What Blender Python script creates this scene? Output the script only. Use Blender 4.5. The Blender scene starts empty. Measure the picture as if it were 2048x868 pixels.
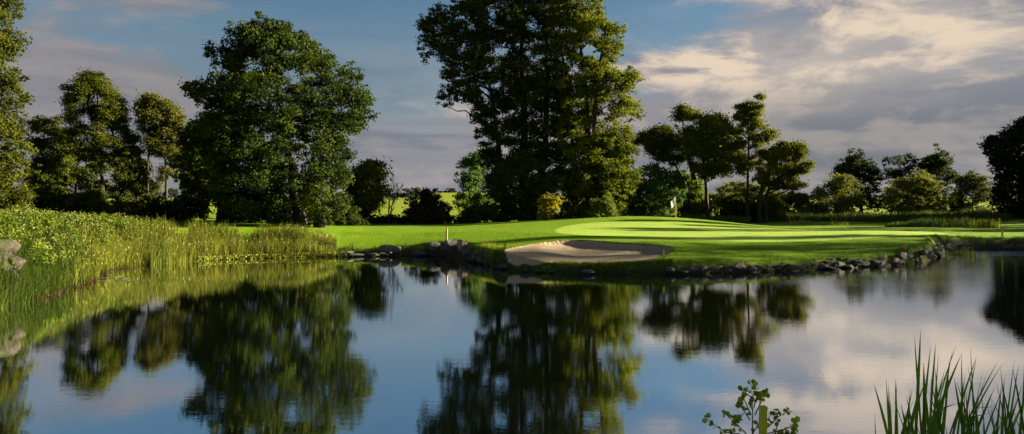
import bpy, math, random
import numpy as np
from mathutils import Vector, noise as mnoise

F, HZ, CX, EYE = 1500.0, 395.0, 1024.0, 4.0      # focal length (photo px), eye line, centre column, eye height above the water
RNG = np.random.default_rng(11)
random.seed(5)
S = bpy.context.scene
COL = S.collection

# ------------------------------------------------------------------ helpers
def tag(o, label=None, cat=None, group=None, kind=None):
    if label: o['label'] = label
    if cat: o['category'] = cat
    if group: o['group'] = group
    if kind: o['kind'] = kind
    return o

def empty(name, loc, label, cat, group=None):
    o = bpy.data.objects.new(name, None); COL.objects.link(o)
    o.location = loc; o.empty_display_size = .3
    return tag(o, label, cat, group)

def mesh_np(name, V, Fc, mat, parent=None, attrs=None, smooth=False, nv=None):
    """V (n,3); Fc (m,k) index array"""
    me = bpy.data.meshes.new(name)
    V = np.asarray(V, dtype=np.float32); Fc = np.asarray(Fc, dtype=np.int32)
    if parent is not None:
        V = V - np.array(parent.location, dtype=np.float32)
    m, k = Fc.shape
    me.vertices.add(len(V)); me.vertices.foreach_set('co', V.ravel())
    me.loops.add(m * k); me.loops.foreach_set('vertex_index', Fc.ravel())
    me.polygons.add(m)
    me.polygons.foreach_set('loop_start', np.arange(0, m * k, k, dtype=np.int32))
    me.polygons.foreach_set('loop_total', np.full(m, k, dtype=np.int32))
    me.polygons.foreach_set('use_smooth', np.full(m, smooth, dtype=bool))
    me.update(calc_edges=True)
    for an, (dom, arr) in (attrs or {}).items():
        a = me.attributes.new(an, 'FLOAT', dom)
        a.data.foreach_set('value', np.asarray(arr, dtype=np.float32))
    me.materials.append(mat)
    o = bpy.data.objects.new(name, me); COL.objects.link(o)
    if parent is not None: o.parent = parent
    return o

def W(px, y, D):                                  # a point seen at a photo pixel, at distance D
    return np.array([(px - CX) / F * D, D, EYE - (y - HZ) * D / F])

# ------------------------------------------------------------------ node helper
class G:
    def __init__(s, tree): s.t = tree; s.n = tree.nodes; s.l = tree.links
    def _in(s, sock, v):
        if v is None: return
        if isinstance(v, bpy.types.NodeSocket): s.l.new(v, sock)
        elif isinstance(v, (tuple, list)) and len(v) == 3 and sock.type == 'RGBA': sock.default_value = (*v, 1)
        else: sock.default_value = v
    def m(s, op, a, b=None, c=None, clamp=False):
        n = s.n.new('ShaderNodeMath'); n.operation = op; n.use_clamp = clamp
        s._in(n.inputs[0], a); s._in(n.inputs[1], b)
        if c is not None: s._in(n.inputs[2], c)
        return n.outputs[0]
    def ramp(s, v, a, b, lo=0., hi=1., smooth=True):
        n = s.n.new('ShaderNodeMapRange'); n.interpolation_type = 'SMOOTHSTEP' if smooth else 'LINEAR'
        s._in(n.inputs[0], v); n.inputs[1].default_value = a; n.inputs[2].default_value = b
        n.inputs[3].default_value = lo; n.inputs[4].default_value = hi
        return n.outputs[0]
    def mix(s, f, a, b, mode='MIX'):
        n = s.n.new('ShaderNodeMix'); n.data_type = 'RGBA'; n.blend_type = mode
        s._in(n.inputs[0], f); s._in(n.inputs[6], a); s._in(n.inputs[7], b)
        return n.outputs[2]
    def noise(s, vec, scale, detail=4, rough=.5, dist=0.):
        n = s.n.new('ShaderNodeTexNoise'); s._in(n.inputs['Vector'], vec)
        n.inputs['Scale'].default_value = scale; n.inputs['Detail'].default_value = detail
        n.inputs['Roughness'].default_value = rough; n.inputs['Distortion'].default_value = dist
        return n.outputs[0]
    def scale(s, vec, sc, off=(0, 0, 0)):
        n = s.n.new('ShaderNodeMapping'); s._in(n.inputs[0], vec)
        n.inputs['Scale'].default_value = sc; n.inputs['Location'].default_value = off
        return n.outputs[0]
    def attr(s, name):
        n = s.n.new('ShaderNodeAttribute'); n.attribute_name = name
        return n.outputs['Fac']
    def pos(s):
        return s.n.new('ShaderNodeNewGeometry').outputs['Position']
    def bump(s, h, strength, dist):
        n = s.n.new('ShaderNodeBump'); s._in(n.inputs['Height'], h)
        n.inputs['Strength'].default_value = strength; n.inputs['Distance'].default_value = dist
        return n.outputs[0]

def new_mat(name):
    m = bpy.data.materials.new(name); m.use_nodes = True
    m.node_tree.nodes.clear()
    g = G(m.node_tree); out = g.n.new('ShaderNodeOutputMaterial')
    return m, g, out

def principled(g, out, col, rough=.8, normal=None, spec=.3):
    p = g.n.new('ShaderNodeBsdfPrincipled')
    g._in(p.inputs['Base Color'], col); g._in(p.inputs['Roughness'], rough)
    p.inputs['Specular IOR Level'].default_value = spec
    if normal is not None: g.l.new(normal, p.inputs['Normal'])
    g.l.new(p.outputs[0], out.inputs[0])
    return p

_leafmats = {}
def leaf_mat(c1, c2, trans=.35):
    key = (c1, c2, trans)
    if key in _leafmats: return _leafmats[key]
    m, g, out = new_mat('foliage')
    t = g.attr('tint')
    big = g.ramp(g.noise(g.pos(), .35, 2), .35, .65)
    f = g.m('ADD', g.m('MULTIPLY', t, .65), g.m('MULTIPLY', big, .35))
    col = g.mix(f, c1, c2)
    d = g.n.new('ShaderNodeBsdfPrincipled'); g.l.new(col, d.inputs['Base Color'])
    d.inputs['Roughness'].default_value = .7; d.inputs['Specular IOR Level'].default_value = .08
    tr = g.n.new('ShaderNodeBsdfTranslucent')
    g.l.new(g.mix(1., col, (1.25, 1.3, .6), 'MULTIPLY'), tr.inputs[0])
    mx = g.n.new('ShaderNodeMixShader'); mx.inputs[0].default_value = trans
    g.l.new(d.outputs[0], mx.inputs[1]); g.l.new(tr.outputs[0], mx.inputs[2])
    g.l.new(mx.outputs[0], out.inputs[0])
    _leafmats[key] = m
    return m

def bark_mat(c=(.024, .019, .014)):
    m, g, out = new_mat('bark')
    n = g.noise(g.scale(g.pos(), (6, 6, 1.2)), 2.2, 6, .65)
    col = g.mix(g.ramp(n, .35, .65), tuple(x * .5 for x in c), tuple(x * 1.5 for x in c))
    moss = g.ramp(g.noise(g.pos(), .9, 3), .5, .7)
    col = g.mix(g.m('MULTIPLY', moss, .4), col, (.05, .06, .02))
    principled(g, out, col, .9, g.bump(n, .8, .05))
    return m

# ------------------------------------------------------------------ terrain
POND = [(-18.6, 27.3), (-18.9, 30.8), (-20.2, 36.4), (-22.5, 41.5), (-21.2, 46), (-18.5, 49), (-12.1, 51.3), (-10.8, 50.6), (-7.5, 51.0),
        (-5.4, 51.2), (-4.0, 50.0), (-3.0, 47.6), (-1.9, 44.6), (-.66, 41.4), (2, 39.4), (5.8, 38.5), (9.7, 38.9), (14.3, 40.2), (18.9, 42.2),
        (23.2, 44.2), (26.0, 46.6), (28.6, 50), (31.5, 55), (34.5, 57), (39, 57.3), (48, 57), (56, 54), (61, 44), (57, 28), (44, 20), (25, 14.5), (14, 10), (6, 8.6),
        (-6, 8.5), (-14, 9.5), (-19, 13), (-20, 20), (-19, 25)]
BUNK = [(1006, 43.6), (1012, 41.9), (1040, 40.8), (1100, 40.35), (1180, 39.9), (1250, 39.8), (1300, 40.4), (1330, 41.6), (1352, 43.6), (1335, 44.9),
        (1290, 45.3), (1230, 45.9), (1170, 46.8), (1120, 46.9), (1070, 46.0), (1030, 44.8)]
BUNK = [((p - CX) / F * d, d) for p, d in BUNK]
GREEN = [(1105, 57), (1120, 63), (1180, 67), (1270, 68.5), (1400, 69), (1560, 67.5), (1750, 66), (1890, 63.5), (1900, 60), (1840, 56), (1720, 52), (1560, 50),
         (1400, 50), (1250, 50.5), (1150, 52.5)]
GREEN = [((p - CX) / F * d, d) for p, d in GREEN]

def rounded(P, it=2):
    P = np.array(P, float)
    for _ in range(it):
        Q = np.roll(P, -1, 0)
        P = np.stack([.75 * P + .25 * Q, .25 * P + .75 * Q], 1).reshape(-1, 2)
    return P

def sdist(P, x, y):
    """signed distance, positive inside polygon P"""
    x = np.asarray(x, float).ravel(); y = np.asarray(y, float).ravel()
    best = np.full(x.shape, 1e9); ins = np.zeros(x.shape, bool)
    Q = np.roll(P, -1, 0)
    for (ax, ay), (bx, by) in zip(P, Q):
        dx, dy = bx - ax, by - ay
        t = np.clip(((x - ax) * dx + (y - ay) * dy) / (dx * dx + dy * dy + 1e-12), 0, 1)
        best = np.minimum(best, (x - ax - t * dx) ** 2 + (y - ay - t * dy) ** 2)
        c = ((ay > y) != (by > y)) & (x < (bx - ax) * (y - ay) / (by - ay + 1e-12) + ax)
        ins ^= c
    d = np.sqrt(best)
    return np.where(ins, d, -d)

POND_R, BUNK_R, GREEN_R = rounded(POND, 1), rounded(BUNK, 3), rounded(GREEN, 3)

CTRL = [  # photo column, row, distance
    (690, 497, 52), (770, 492, 52.4), (850, 485, 52.6), (900, 479, 51.6), (945, 487, 49), (975, 496, 45.8), (1000, 500, 43.4),
    (1020, 506, 42), (1100, 528, 40.2), (1180, 528, 39.8), (1260, 527, 39.6), (1060, 489, 46), (1120, 480, 47), (1180, 480, 47), (1240, 485, 46.2),
    (1300, 489, 45.5), (1350, 493, 44.6), (1340, 518, 40.4), (1400, 521, 40), (1480, 522, 40.6), (1560, 521, 41.6), (1630, 519, 42.6), (1700, 515, 43.6),
    (1770, 507, 44.6), (1830, 498, 46), (1870, 489, 48.5), (1905, 480, 52.5), (1940, 475, 58.5), (2048, 473, 59), (2048, 468, 64), (1950, 463, 66),
    (1850, 458, 69), (1700, 457, 72), (1560, 456, 73), (1450, 443, 76), (1350, 434.5, 76), (1250, 432, 74), (1150, 437.5, 72), (1050, 446, 69),
    (960, 454, 66), (880, 459, 64), (800, 461, 62), (700, 461, 62), (640, 459, 60), (560, 452, 60), (480, 450, 60), (400, 451, 60), (320, 455, 58),
    (250, 450, 54), (150, 450, 48), (60, 455, 42), (0, 462, 36), (-60, 440, 40), (-200, 440, 50),
    (1150, 466, 55), (1250, 470, 55), (1400, 471, 55), (1550, 470, 55), (1700, 467, 57), (1820, 465, 58.5), (1050, 470, 55), (970, 474, 54), (1300, 452, 64), (1450, 458, 64),
    (1600, 461, 64), (1750, 460, 65), (900, 470, 57), (800, 476, 57), (700, 478, 56), (1150, 451, 64), (1050, 458, 61),
    (1400, 447, 84), (1250, 446, 84), (1560, 446, 84), (1700, 446, 86), (1850, 446, 86), (2000, 447, 84), (2048, 452, 76), (2048, 436, 92),
    (1950, 436, 94), (1800, 437, 96), (1600, 437, 98), (1400, 436, 98), (1200, 437, 96), (1050, 443, 84), (950, 445, 84), (800, 446, 82), (650, 446, 80),
    (500, 443, 76), (350, 438, 76), (200, 433, 74), (50, 430, 68), (-100, 428, 66), (900, 434, 100), (700, 433, 100), (400, 431, 100), (100, 430, 98)]
_cp = np.array([W(*c) for c in CTRL])
_ext = [(60, 65, 1.3), (60, 90, 1.4), (85, 50, 1.4), (85, 80, 1.5), (85, 20, 1.5), (-60, 90, 1.8), (-60, 60, 2.2), (-45, 30, 2.2), (-32, 20, 2.2), (-30, 10, 2.2), (-28, 35, 2.2), (-45, 45, 2.3),
        (0, 4.5, 1.45), (14, 4.5, 1.45), (-12, 4.5, 1.5), (0, -12, 2.4), (20, -8, 2.4), (-20, -8, 2.4), (50, 2, 2.0), (0, 120, 1.7), (60, 120, 1.7), (-60, 120, 1.8)]
_cp = np.vstack([_cp, np.array(_ext)])

def _tps(r2): return .5 * r2 * np.log(r2 + 1e-9)
def _fit():
    n = len(_cp); d2 = ((_cp[:, None, :2] - _cp[None, :, :2]) ** 2).sum(-1)
    A = np.zeros((n + 3, n + 3)); A[:n, :n] = _tps(d2) + np.eye(n) * 6.0
    P = np.c_[np.ones(n), _cp[:, :2]]; A[:n, n:] = P; A[n:, :n] = P.T
    return np.linalg.solve(A, np.r_[_cp[:, 2], 0, 0, 0])
_w = _fit()
def sm(a, b, v):
    t = np.clip((v - a) / (b - a), 0, 1); return t * t * (3 - 2 * t)

def wob(x, y, s=1.0, k=0):                         # cheap smooth noise
    return (np.sin(x * 1.7 * s + 1.3 + k) * np.cos(y * 1.3 * s + .4 + 2 * k) + .6 * np.sin(x * 3.1 * s + y * 2.3 * s + k) + .4 * np.sin(y * 4.7 * s - x * 2.9 * s + 3 * k)) / 2

def terrain(x, y):
    x = np.asarray(x, float); y = np.asarray(y, float); sh = x.shape
    x = x.ravel(); y = y.ravel()
    xc = np.clip(x, -80, 95); yc = np.clip(y, -20, 125)
    z = np.full(x.shape, _w[-3]) + _w[-2] * xc + _w[-1] * yc
    for (cx, cy, _), w in zip(_cp, _w[:-3]):
        z += w * _tps((xc - cx) ** 2 + (yc - cy) ** 2)
    far = 1.65 + 1.6 * sm(120, 900, y) + .35 * np.sin(x / 37.) * sm(130, 300, y) + 6.5 * np.exp(-((x + 60) / 130) ** 2 - ((y - 640) / 120) ** 2)
    k = sm(95, 125, y)
    z = z * (1 - k) + far * k
    k = sm(60, 80, -x) ; z = z * (1 - k) + (2.0 + 1.6 * sm(120, 900, y)) * k
    k = sm(80, 95, x); z = z * (1 - k) + (1.6 + 1.6 * sm(120, 900, y)) * k
    z = np.clip(z, .35, 40)
    sd = -sdist(POND_R, x, y) + .16 * wob(x, y, 1.2)
    wl = .75 + 2.2 * sm(-14, -18, x)
    s = sm(-.55, 1., sd / wl)
    z = -.9 * (1 - s) + z * s
    sb = sdist(BUNK_R, x, y)
    bk = sm(40.6, 44.5, y) * sm(1.0, 4.0, x)
    z -= np.where(sb > 0, (.03 + .25 * bk) * sm(0, .34, sb) + .14 * sm(.2, 1.6, sb) * bk, 0)
    z += .05 * np.exp(-(sb / .35) ** 2) * (sb < .05) * sm(42.5, 44.5, y)
    return z.reshape(sh)

def lines(*segs):
    out = []
    for a, b, st in segs: out += list(np.arange(a, b, st))
    return np.unique(np.round(out, 4))
def grow(a, b, k=1.18, st=1.0):
    out = [a]; 
    while out[-1] < b: out.append(out[-1] + st); st *= k
    return out
xs = np.unique(np.round(np.r_[-np.array(grow(52, 4200, 1.16, 1.2)), np.arange(-52, -14, .6), np.arange(-14, -1, .35), np.arange(-1, 11, .13), np.arange(11, 32, .35), np.arange(32, 56, .6), np.array(grow(56, 4200, 1.16, 1.2))], 4))
ys = np.unique(np.round(np.r_[-np.array(grow(8, 400, 1.3, 3)), np.arange(-8, 5, 1.5), np.arange(5, 10, .4), np.arange(10, 26, 2), np.arange(26, 39, .45), np.arange(39, 47.6, .13), np.arange(47.6, 76, .35),
                         np.arange(76, 104, .8), np.array(grow(104, 5200, 1.13, 1.2))], 4))
X, Y = np.meshgrid(xs, ys)
Z = terrain(X, Y)
nx, ny = len(xs), len(ys)
V = np.c_[X.ravel(), Y.ravel(), Z.ravel()]
idx = np.arange(nx * ny).reshape(ny, nx)
Q = np.stack([idx[:-1, :-1], idx[:-1, 1:], idx[1:, 1:], idx[1:, :-1]], -1).reshape(-1, 4)
sandd = sdist(BUNK_R, V[:, 0], V[:, 1]); greend = sdist(GREEN_R, V[:, 0], V[:, 1]); shored = -sdist(POND_R, V[:, 0], V[:, 1])

def ground_mat():
    m, g, out = new_mat('turf_and_sand')
    P = g.pos(); sx = g.n.new('ShaderNodeSeparateXYZ'); g.l.new(P, sx.inputs[0])
    n1 = g.noise(P, .35, 3); n2 = g.noise(P, 2.2, 5, .6); n3 = g.noise(g.scale(P, (1, .45, 1)), 7, 6, .8)
    rough = g.mix(n1, (.09, .175, .004), (.135, .235, .007))
    rough = g.mix(g.m('MULTIPLY', g.ramp(n2, .35, .7), .45), rough, (.18, .25, .014))
    rough = g.mix(g.m('MULTIPLY', g.ramp(n3, .38, .62), .5), rough, (.04, .10, .002))
    dry = g.ramp(g.noise(g.scale(P, (.5, .25, 1)), 1.3, 4, .6), .52, .72)
    rough = g.mix(g.m('MULTIPLY', dry, .4), rough, (.21, .22, .03))
    # mown stripes of the putting surface
    st = g.m('SINE', g.m('ADD', g.m('MULTIPLY', sx.outputs[1], 2.2), g.m('MULTIPLY', sx.outputs[0], .55)))
    gr = g.mix(g.ramp(st, -.3, .3), (.225, .32, .045), (.25, .345, .055))
    gr = g.mix(g.m('MULTIPLY', n2, .35), gr, (.14, .24, .03))
    gd = g.m('ADD', g.attr('green_d'), g.m('MULTIPLY', g.m('SUBTRACT', n2, .5), .5))
    col = g.mix(g.ramp(gd, -.15, .15), rough, gr)
    # far pasture
    fld = g.mix(g.noise(g.scale(P, (.02, .008, 1)), 1.0, 3), (.12, .18, .012), (.20, .225, .022))
    fld = g.mix(g.m('MULTIPLY', g.ramp(n1, .4, .7), .3), fld, (.08, .12, .012))
    col = g.mix(g.ramp(sx.outputs[1], 92, 118), col, fld)
    # earth at the water's edge
    sd = g.m('ADD', g.attr('shore_d'), g.m('MULTIPLY', g.m('SUBTRACT', n2, .5), .8))
    earth = g.mix(n3, (.02, .018, .012), (.06, .05, .03))
    col = g.mix(g.ramp(sd, .75, .35), col, earth)
    # sand
    sn = g.noise(g.scale(P, (1, 1, 1)), 9, 6, .7)
    s2 = g.noise(P, 1.1, 3)
    sand = g.mix(sn, (.235, .185, .12), (.37, .30, .20))
    sand = g.mix(g.m('MULTIPLY', g.ramp(s2, .45, .7), .5), sand, (.22, .165, .105))
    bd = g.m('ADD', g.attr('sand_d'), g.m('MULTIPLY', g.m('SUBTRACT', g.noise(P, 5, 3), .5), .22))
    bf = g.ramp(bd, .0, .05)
    edge = g.m('MULTIPLY', g.ramp(bd, -.16, -.02), g.m('SUBTRACT', 1., bf))  # shadow of the turf lip, painted as a thin dark line round the sand
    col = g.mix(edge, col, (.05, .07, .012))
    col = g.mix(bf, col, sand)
    rk = g.m('SINE', g.m('ADD', g.m('MULTIPLY', sx.outputs[0], 17.), g.m('MULTIPLY', g.m('ADD', sx.outputs[1], g.noise(P, .8, 2)), 9.)))
    h = g.mix(bf, n3, g.m('ADD', g.m('MULTIPLY', sn, 1.3), g.m('MULTIPLY', rk, .16)))
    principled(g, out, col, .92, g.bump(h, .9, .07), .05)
    return m
M_ground = ground_mat()
fc = V[Q].mean(1)
fs = sdist(BUNK_R, fc[:, 0], fc[:, 1]); fg = sdist(GREEN_R, fc[:, 0], fc[:, 1])
def sub_ground(name, mask):
    f = Q[mask]; u, inv = np.unique(f, return_inverse=True)
    o = mesh_np(name, V[u], inv.reshape(-1, 4), M_ground, smooth=True,
                attrs={'sand_d': ('POINT', sandd[u]), 'green_d': ('POINT', greend[u]), 'shore_d': ('POINT', shored[u])})
    return tag(o, kind='structure')
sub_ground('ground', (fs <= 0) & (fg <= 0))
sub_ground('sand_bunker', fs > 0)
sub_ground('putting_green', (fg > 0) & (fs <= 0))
# smooth shading across the seams needs the same normals on both sides: the sheets meet on shared vertices and are smooth enough

# ------------------------------------------------------------------ water
m, g, out = new_mat('pond_water')
P = g.pos(); sx = g.n.new('ShaderNodeSeparateXYZ'); g.l.new(P, sx.inputs[0])
a = g.noise(g.scale(P, (.5, 1.6, 1)), 2.6, 3, .55)
b = g.noise(g.scale(P, (.8, 2.2, 1)), 9, 2, .5)
c = g.noise(g.scale(P, (.1, .25, 1)), 1., 2, .5)
amp = g.m('ADD', .45, g.m('MULTIPLY', g.ramp(c, .4, .62), .55))
right = g.m('MULTIPLY', g.ramp(sx.outputs[0], 6, 24), g.ramp(sx.outputs[1], 22, 42))
breeze = g.ramp(sx.outputs[1], 49, 52.5)
breeze = g.m('MULTIPLY', breeze, g.ramp(sx.outputs[0], 27, 31))
amp = g.m('ADD', amp, g.m('ADD', g.m('MULTIPLY', right, 3.2), g.m('MULTIPLY', breeze, 16.)))
h = g.m('MULTIPLY', g.m('ADD', a, g.m('MULTIPLY', b, .45)), amp)
bn = g.bump(h, 1., .0013)
gl = g.n.new('ShaderNodeBsdfGlossy'); gl.inputs['Roughness'].default_value = .0; gl.inputs['Color'].default_value = (.93, .95, .97, 1)
df = g.n.new('ShaderNodeBsdfDiffuse'); df.inputs['Color'].default_value = (.006, .009, .006, 1)
fr = g.n.new('ShaderNodeFresnel'); fr.inputs[0].default_value = 1.8
mx = g.n.new('ShaderNodeMixShader')
g.l.new(bn, gl.inputs['Normal']); g.l.new(bn, fr.inputs['Normal'])
g.l.new(g.m('ADD', .86, g.m('MULTIPLY', fr.outputs[0], .14)), mx.inputs[0]); g.l.new(df.outputs[0], mx.inputs[1]); g.l.new(gl.outputs[0], mx.inputs[2])
g.l.new(mx.outputs[0], out.inputs[0])
wx = np.array([-40, 90]); wy = np.array([-2, 66])
tag(mesh_np('water', [(-30, 3, 0), (82, 3, 0), (82, 66, 0), (-30, 66, 0)], [(0, 1, 2, 3)], m), kind='structure')

# ------------------------------------------------------------------ leaves, tubes
def leaves(Pn, size, outd=None, up=.35, rng=RNG, wid=.62):
    n = len(Pn)
    nr = rng.normal(size=(n, 3)); nr /= np.linalg.norm(nr, axis=1)[:, None]
    nr[:, 2] += up
    if outd is not None: nr += 1.3 * outd
    nr /= np.linalg.norm(nr, axis=1)[:, None]
    t = np.cross(nr, rng.normal(size=(n, 3))); t /= (np.linalg.norm(t, axis=1)[:, None] + 1e-9)
    b = np.cross(nr, t)
    s = (size * rng.uniform(.6, 1.35, n))[:, None]
    V = np.empty((n, 4, 3))
    V[:, 0] = Pn - t * s * .5; V[:, 1] = Pn + b * s * wid * .5 + nr * s * .08
    V[:, 2] = Pn + t * s * .5; V[:, 3] = Pn - b * s * wid * .5 + nr * s * .08
    return V.reshape(-1, 3), np.arange(n * 4).reshape(n, 4), rng.uniform(0, 1, n)

def tube(pts, radii, sides=6):
    pts = np.asarray(pts, float); k = len(pts)
    V = []; Fc = []
    ref = np.array([.3, 1, .1])
    for i in range(k):
        d = pts[min(i + 1, k - 1)] - pts[max(i - 1, 0)]; d /= np.linalg.norm(d) + 1e-9
        a = np.cross(d, ref); a /= np.linalg.norm(a) + 1e-9; b = np.cross(d, a)
        for j in range(sides):
            t = 2 * math.pi * j / sides
            V.append(pts[i] + radii[i] * (a * math.cos(t) + b * math.sin(t)))
    for i in range(k - 1):
        for j in range(sides):
            q = (j + 1) % sides
            Fc.append((i * sides + j, i * sides + q, (i + 1) * sides + q, (i + 1) * sides + j))
    V.append(pts[-1]); e = len(V) - 1
    for j in range(0, sides): Fc.append(((k - 1) * sides + j, (k - 1) * sides + (j + 1) % sides, e, e))
    return np.array(V), Fc

class Tubes:
    def __init__(s): s.V = []; s.F = []; s.n = 0
    def add(s, pts, radii, sides=6):
        v, f = tube(pts, radii, sides)
        f = [q if q[2] != q[3] else (q[0], q[1], q[2], q[2]) for q in f]
        s.V.append(v); s.F.append(np.array(f) + s.n); s.n += len(v)
    def build(s, name, mat, parent=None):
        F4 = np.vstack(s.F)
        V = np.vstack(s.V)
        me = bpy.data.meshes.new(name)
        off = np.array(parent.location) if parent is not None else 0
        me.from_pydata((V - off).tolist(), [], [tuple(dict.fromkeys(q)) for q in F4.tolist()])
        me.polygons.foreach_set('use_smooth', np.ones(len(me.polygons), bool))
        me.materials.append(mat)
        o = bpy.data.objects.new(name, me); COL.objects.link(o)
        if parent is not None: o.parent = parent
        return o

BARK = bark_mat()
BARK_PALE = bark_mat((.06, .052, .042))

def inpoly(P, x, y): return sdist(np.array(P, float), x, y)

def tree(name, label, cat, D, trunks, poly=None, pads=None, nclump=60, R=1.2, nleaf=20000, leaf=.25, cols=((.03, .05, .008), (.075, .095, .016)),
         depth=.85, zr=.62, tr=.3, trans=.35, group=None, bark=None, seed=0, limbs=40, crown_name='crown', trunk_name='trunk', hollow=.5, up=.3, edge=.5, fuzz=.18, ragged=.5):
    """poly / pads give the crown's outline at the tree's own distance; the crown is filled out in depth around its trunk"""
    rng = np.random.default_rng(100 + seed)
    px0 = trunks[0][0][0]
    ang = math.atan2(px0 - CX, F); ca = math.cos(ang)
    bx, by = (px0 - CX) / F * D, D
    perp = np.array([ca, -math.sin(ang), 0]); ray = np.array([math.sin(ang), ca, 0])
    gz = float(terrain(np.array([bx]), np.array([by]))[0])
    def L(px, y, dep=0.):
        l = (px - px0) * D * ca / F
        p = np.array([bx, by, 0.]) + perp * l + ray * dep
        p[2] = EYE - (y - HZ) * D / F
        return p
    root = empty(name, (bx, by, gz), label, cat, group)
    C = []; RR = []
    sc = D / F
    if poly:
        Pp = np.array(poly, float)
        x0, y0 = Pp.min(0); x1, y1 = Pp.max(0)
        tries = 0
        rp = R / sc
        while len(C) < nclump and tries < nclump * 60:
            tries += 1
            x, y = rng.uniform(x0, x1), rng.uniform(y0, y1)
            r = rp * rng.uniform(.6, 1.25)
            sd = inpoly(Pp, [x], [y])[0]
            if sd < r * edge: continue
            # local width of the crown at this height
            xx = np.linspace(x0, x1, 60); ins = inpoly(Pp, xx, np.full(60, y)) > 0
            if not ins.any(): continue
            xa, xb = xx[ins].min(), xx[ins].max(); hw = (xb - xa) / 2 + 1; xm = (xa + xb) / 2
            q = max(0., 1 - ((x - xm) / hw) ** 2) ** .5
            dm = max(hw * q * sc * depth - r * sc * .5, .2)
            dep = dm * rng.uniform(-1, 1)
            if abs(dep) < dm * hollow * rng.uniform(0, 1): dep = math.copysign(dm * rng.uniform(hollow, 1), dep)
            C.append(L(x, y, dep)); RR.append(r * sc)
    for pd in (pads or []):
        x, y, rx, ry = pd[:4]
        n = max(3, int(rx * ry / (R / sc) ** 2 * 2.2))
        for _ in range(n):
            a, q = rng.uniform(0, 2 * math.pi), rng.uniform(0, 1) ** .5
            r = R * rng.uniform(.55, 1.)
            dd = rx * sc * depth * rng.uniform(-1, 1) * (1 - q * q * .7) ** .5 + (pd[4] if len(pd) > 4 else 0)
            C.append(L(x + (rx - r / sc * .5) * q * math.cos(a), y + max(ry - r / sc * zr * .5, 1) * q * math.sin(a), dd)); RR.append(r)
    if poly:
        m_ = int(nclump * ragged); tr_ = 0
        while m_ > 0 and tr_ < nclump * 80:
            tr_ += 1
            x, y = rng.uniform(x0 - 5, x1 + 5), rng.uniform(y0 - 5, y1 + 2)
            r = rp * rng.uniform(.22, .45); sd = inpoly(Pp, [x], [y])[0]
            if sd < -r * .7 or sd > rp * .9: continue
            C.append(L(x, y, rng.normal() * R * 1.2)); RR.append(r * sc); m_ -= 1
    C = np.array(C); RR = np.array(RR)
    # leaves in small sprays round every clump
    K = 14
    u = rng.normal(size=(len(C), K, 3)); u /= np.linalg.norm(u, axis=2)[..., None]
    u *= rng.uniform(.45, 1.08, (len(C), K, 1)); u[..., 2] *= zr; u[..., 2] += .1
    wgt = RR ** 2; wgt = wgt / wgt.sum()
    ci = rng.choice(len(C), nleaf, p=wgt); ki = rng.integers(0, K, nleaf)
    sp = u[ci, ki] * RR[ci][:, None]
    gn = rng.normal(size=(nleaf, 3)); gn[:, 2] *= .7
    Pn = C[ci] + sp + gn * (RR[ci] * fuzz)[:, None] * rng.uniform(.5, 1.5, (nleaf, 1))
    od = sp / (RR[ci][:, None] + 1e-6)
    gzs = gz + .05
    Pn[:, 2] = np.where(Pn[:, 2] < gzs, gzs + rng.uniform(0, .6, nleaf), Pn[:, 2])
    Vv, Ff, tint = leaves(Pn, leaf, od, up, rng)
    # sprays share a tint, single leaves vary round it
    tint = np.clip(.3 * rng.uniform(0, 1, len(C))[ci] + .35 * rng.uniform(0, 1, (len(C), K))[ci, ki] + .35 * tint, 0, 1) ** 1.5
    # trunk and limbs
    T = Tubes(); spine = []
    for ti, tl in enumerate(trunks):
        pts = [L(p[0], p[1], (p[2] if len(p) > 2 else 0)) for p in tl]
        r0 = tr * (1 if ti == 0 else .75)
        if pts[0][2] < gz + 2.5: pts[0][2] = float(terrain(np.array([pts[0][0]]), np.array([pts[0][1]]))[0]) - .15
        # resample
        pts = np.array(pts); t = np.linspace(0, len(pts) - 1, 4 * (len(pts) - 1) + 1)
        P2 = np.stack([np.interp(t, np.arange(len(pts)), pts[:, k]) for k in range(3)], 1)
        P2[1:-1] += rng.normal(size=P2[1:-1].shape) * .04 * r0 / .3
        f = np.linspace(0, 1, len(P2)); rad = r0 * (1 - .82 * f) * (1 + .5 * np.exp(-f * 22))
        T.add(P2, rad, 8)
        for p, r in zip(P2, rad): spine.append((p, r))
    SP = np.array([s[0] for s in spine]); SR = np.array([s[1] for s in spine])
    order = rng.permutation(len(C))[:limbs]
    for i in order:
        c = C[i]
        d = np.linalg.norm((SP - c) * np.array([1, 1, .6]), axis=1) + np.where(SP[:, 2] > c[2] - .35 * abs(c[0] - SP[:, 0]) , 6, 0)
        j = int(d.argmin()); s = SP[j]; ln = np.linalg.norm(c - s)
        if ln < .3 or ln > 14: continue
        mid = s * .5 + c * .5 + np.array([0, 0, .10 * ln]) + rng.normal(size=3) * .06 * ln
        t = np.linspace(0, 1, 7)[:, None]
        P3 = (1 - t) ** 2 * s + 2 * t * (1 - t) * mid + t ** 2 * c
        P3[1:-1] += rng.normal(size=(5, 3)) * .025 * ln
        r0 = min(SR[j] * .6, .03 + .014 * ln)
        T.add(P3, np.linspace(r0, .018, 7), 5)
        for _ in range(2):                          # side twigs
            k = rng.integers(3, 6); e = P3[k] + rng.normal(size=3) * RR[i] * .8
            T.add([P3[k], (P3[k] + e) / 2 + [0, 0, .08], e], [.02, .015, .008], 4)
    T.build(trunk_name, bark or BARK, root)
    mesh_np(crown_name, Vv, Ff, leaf_mat(cols[0], cols[1], trans), root, {'tint': ('FACE', tint)})
    return root

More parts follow.
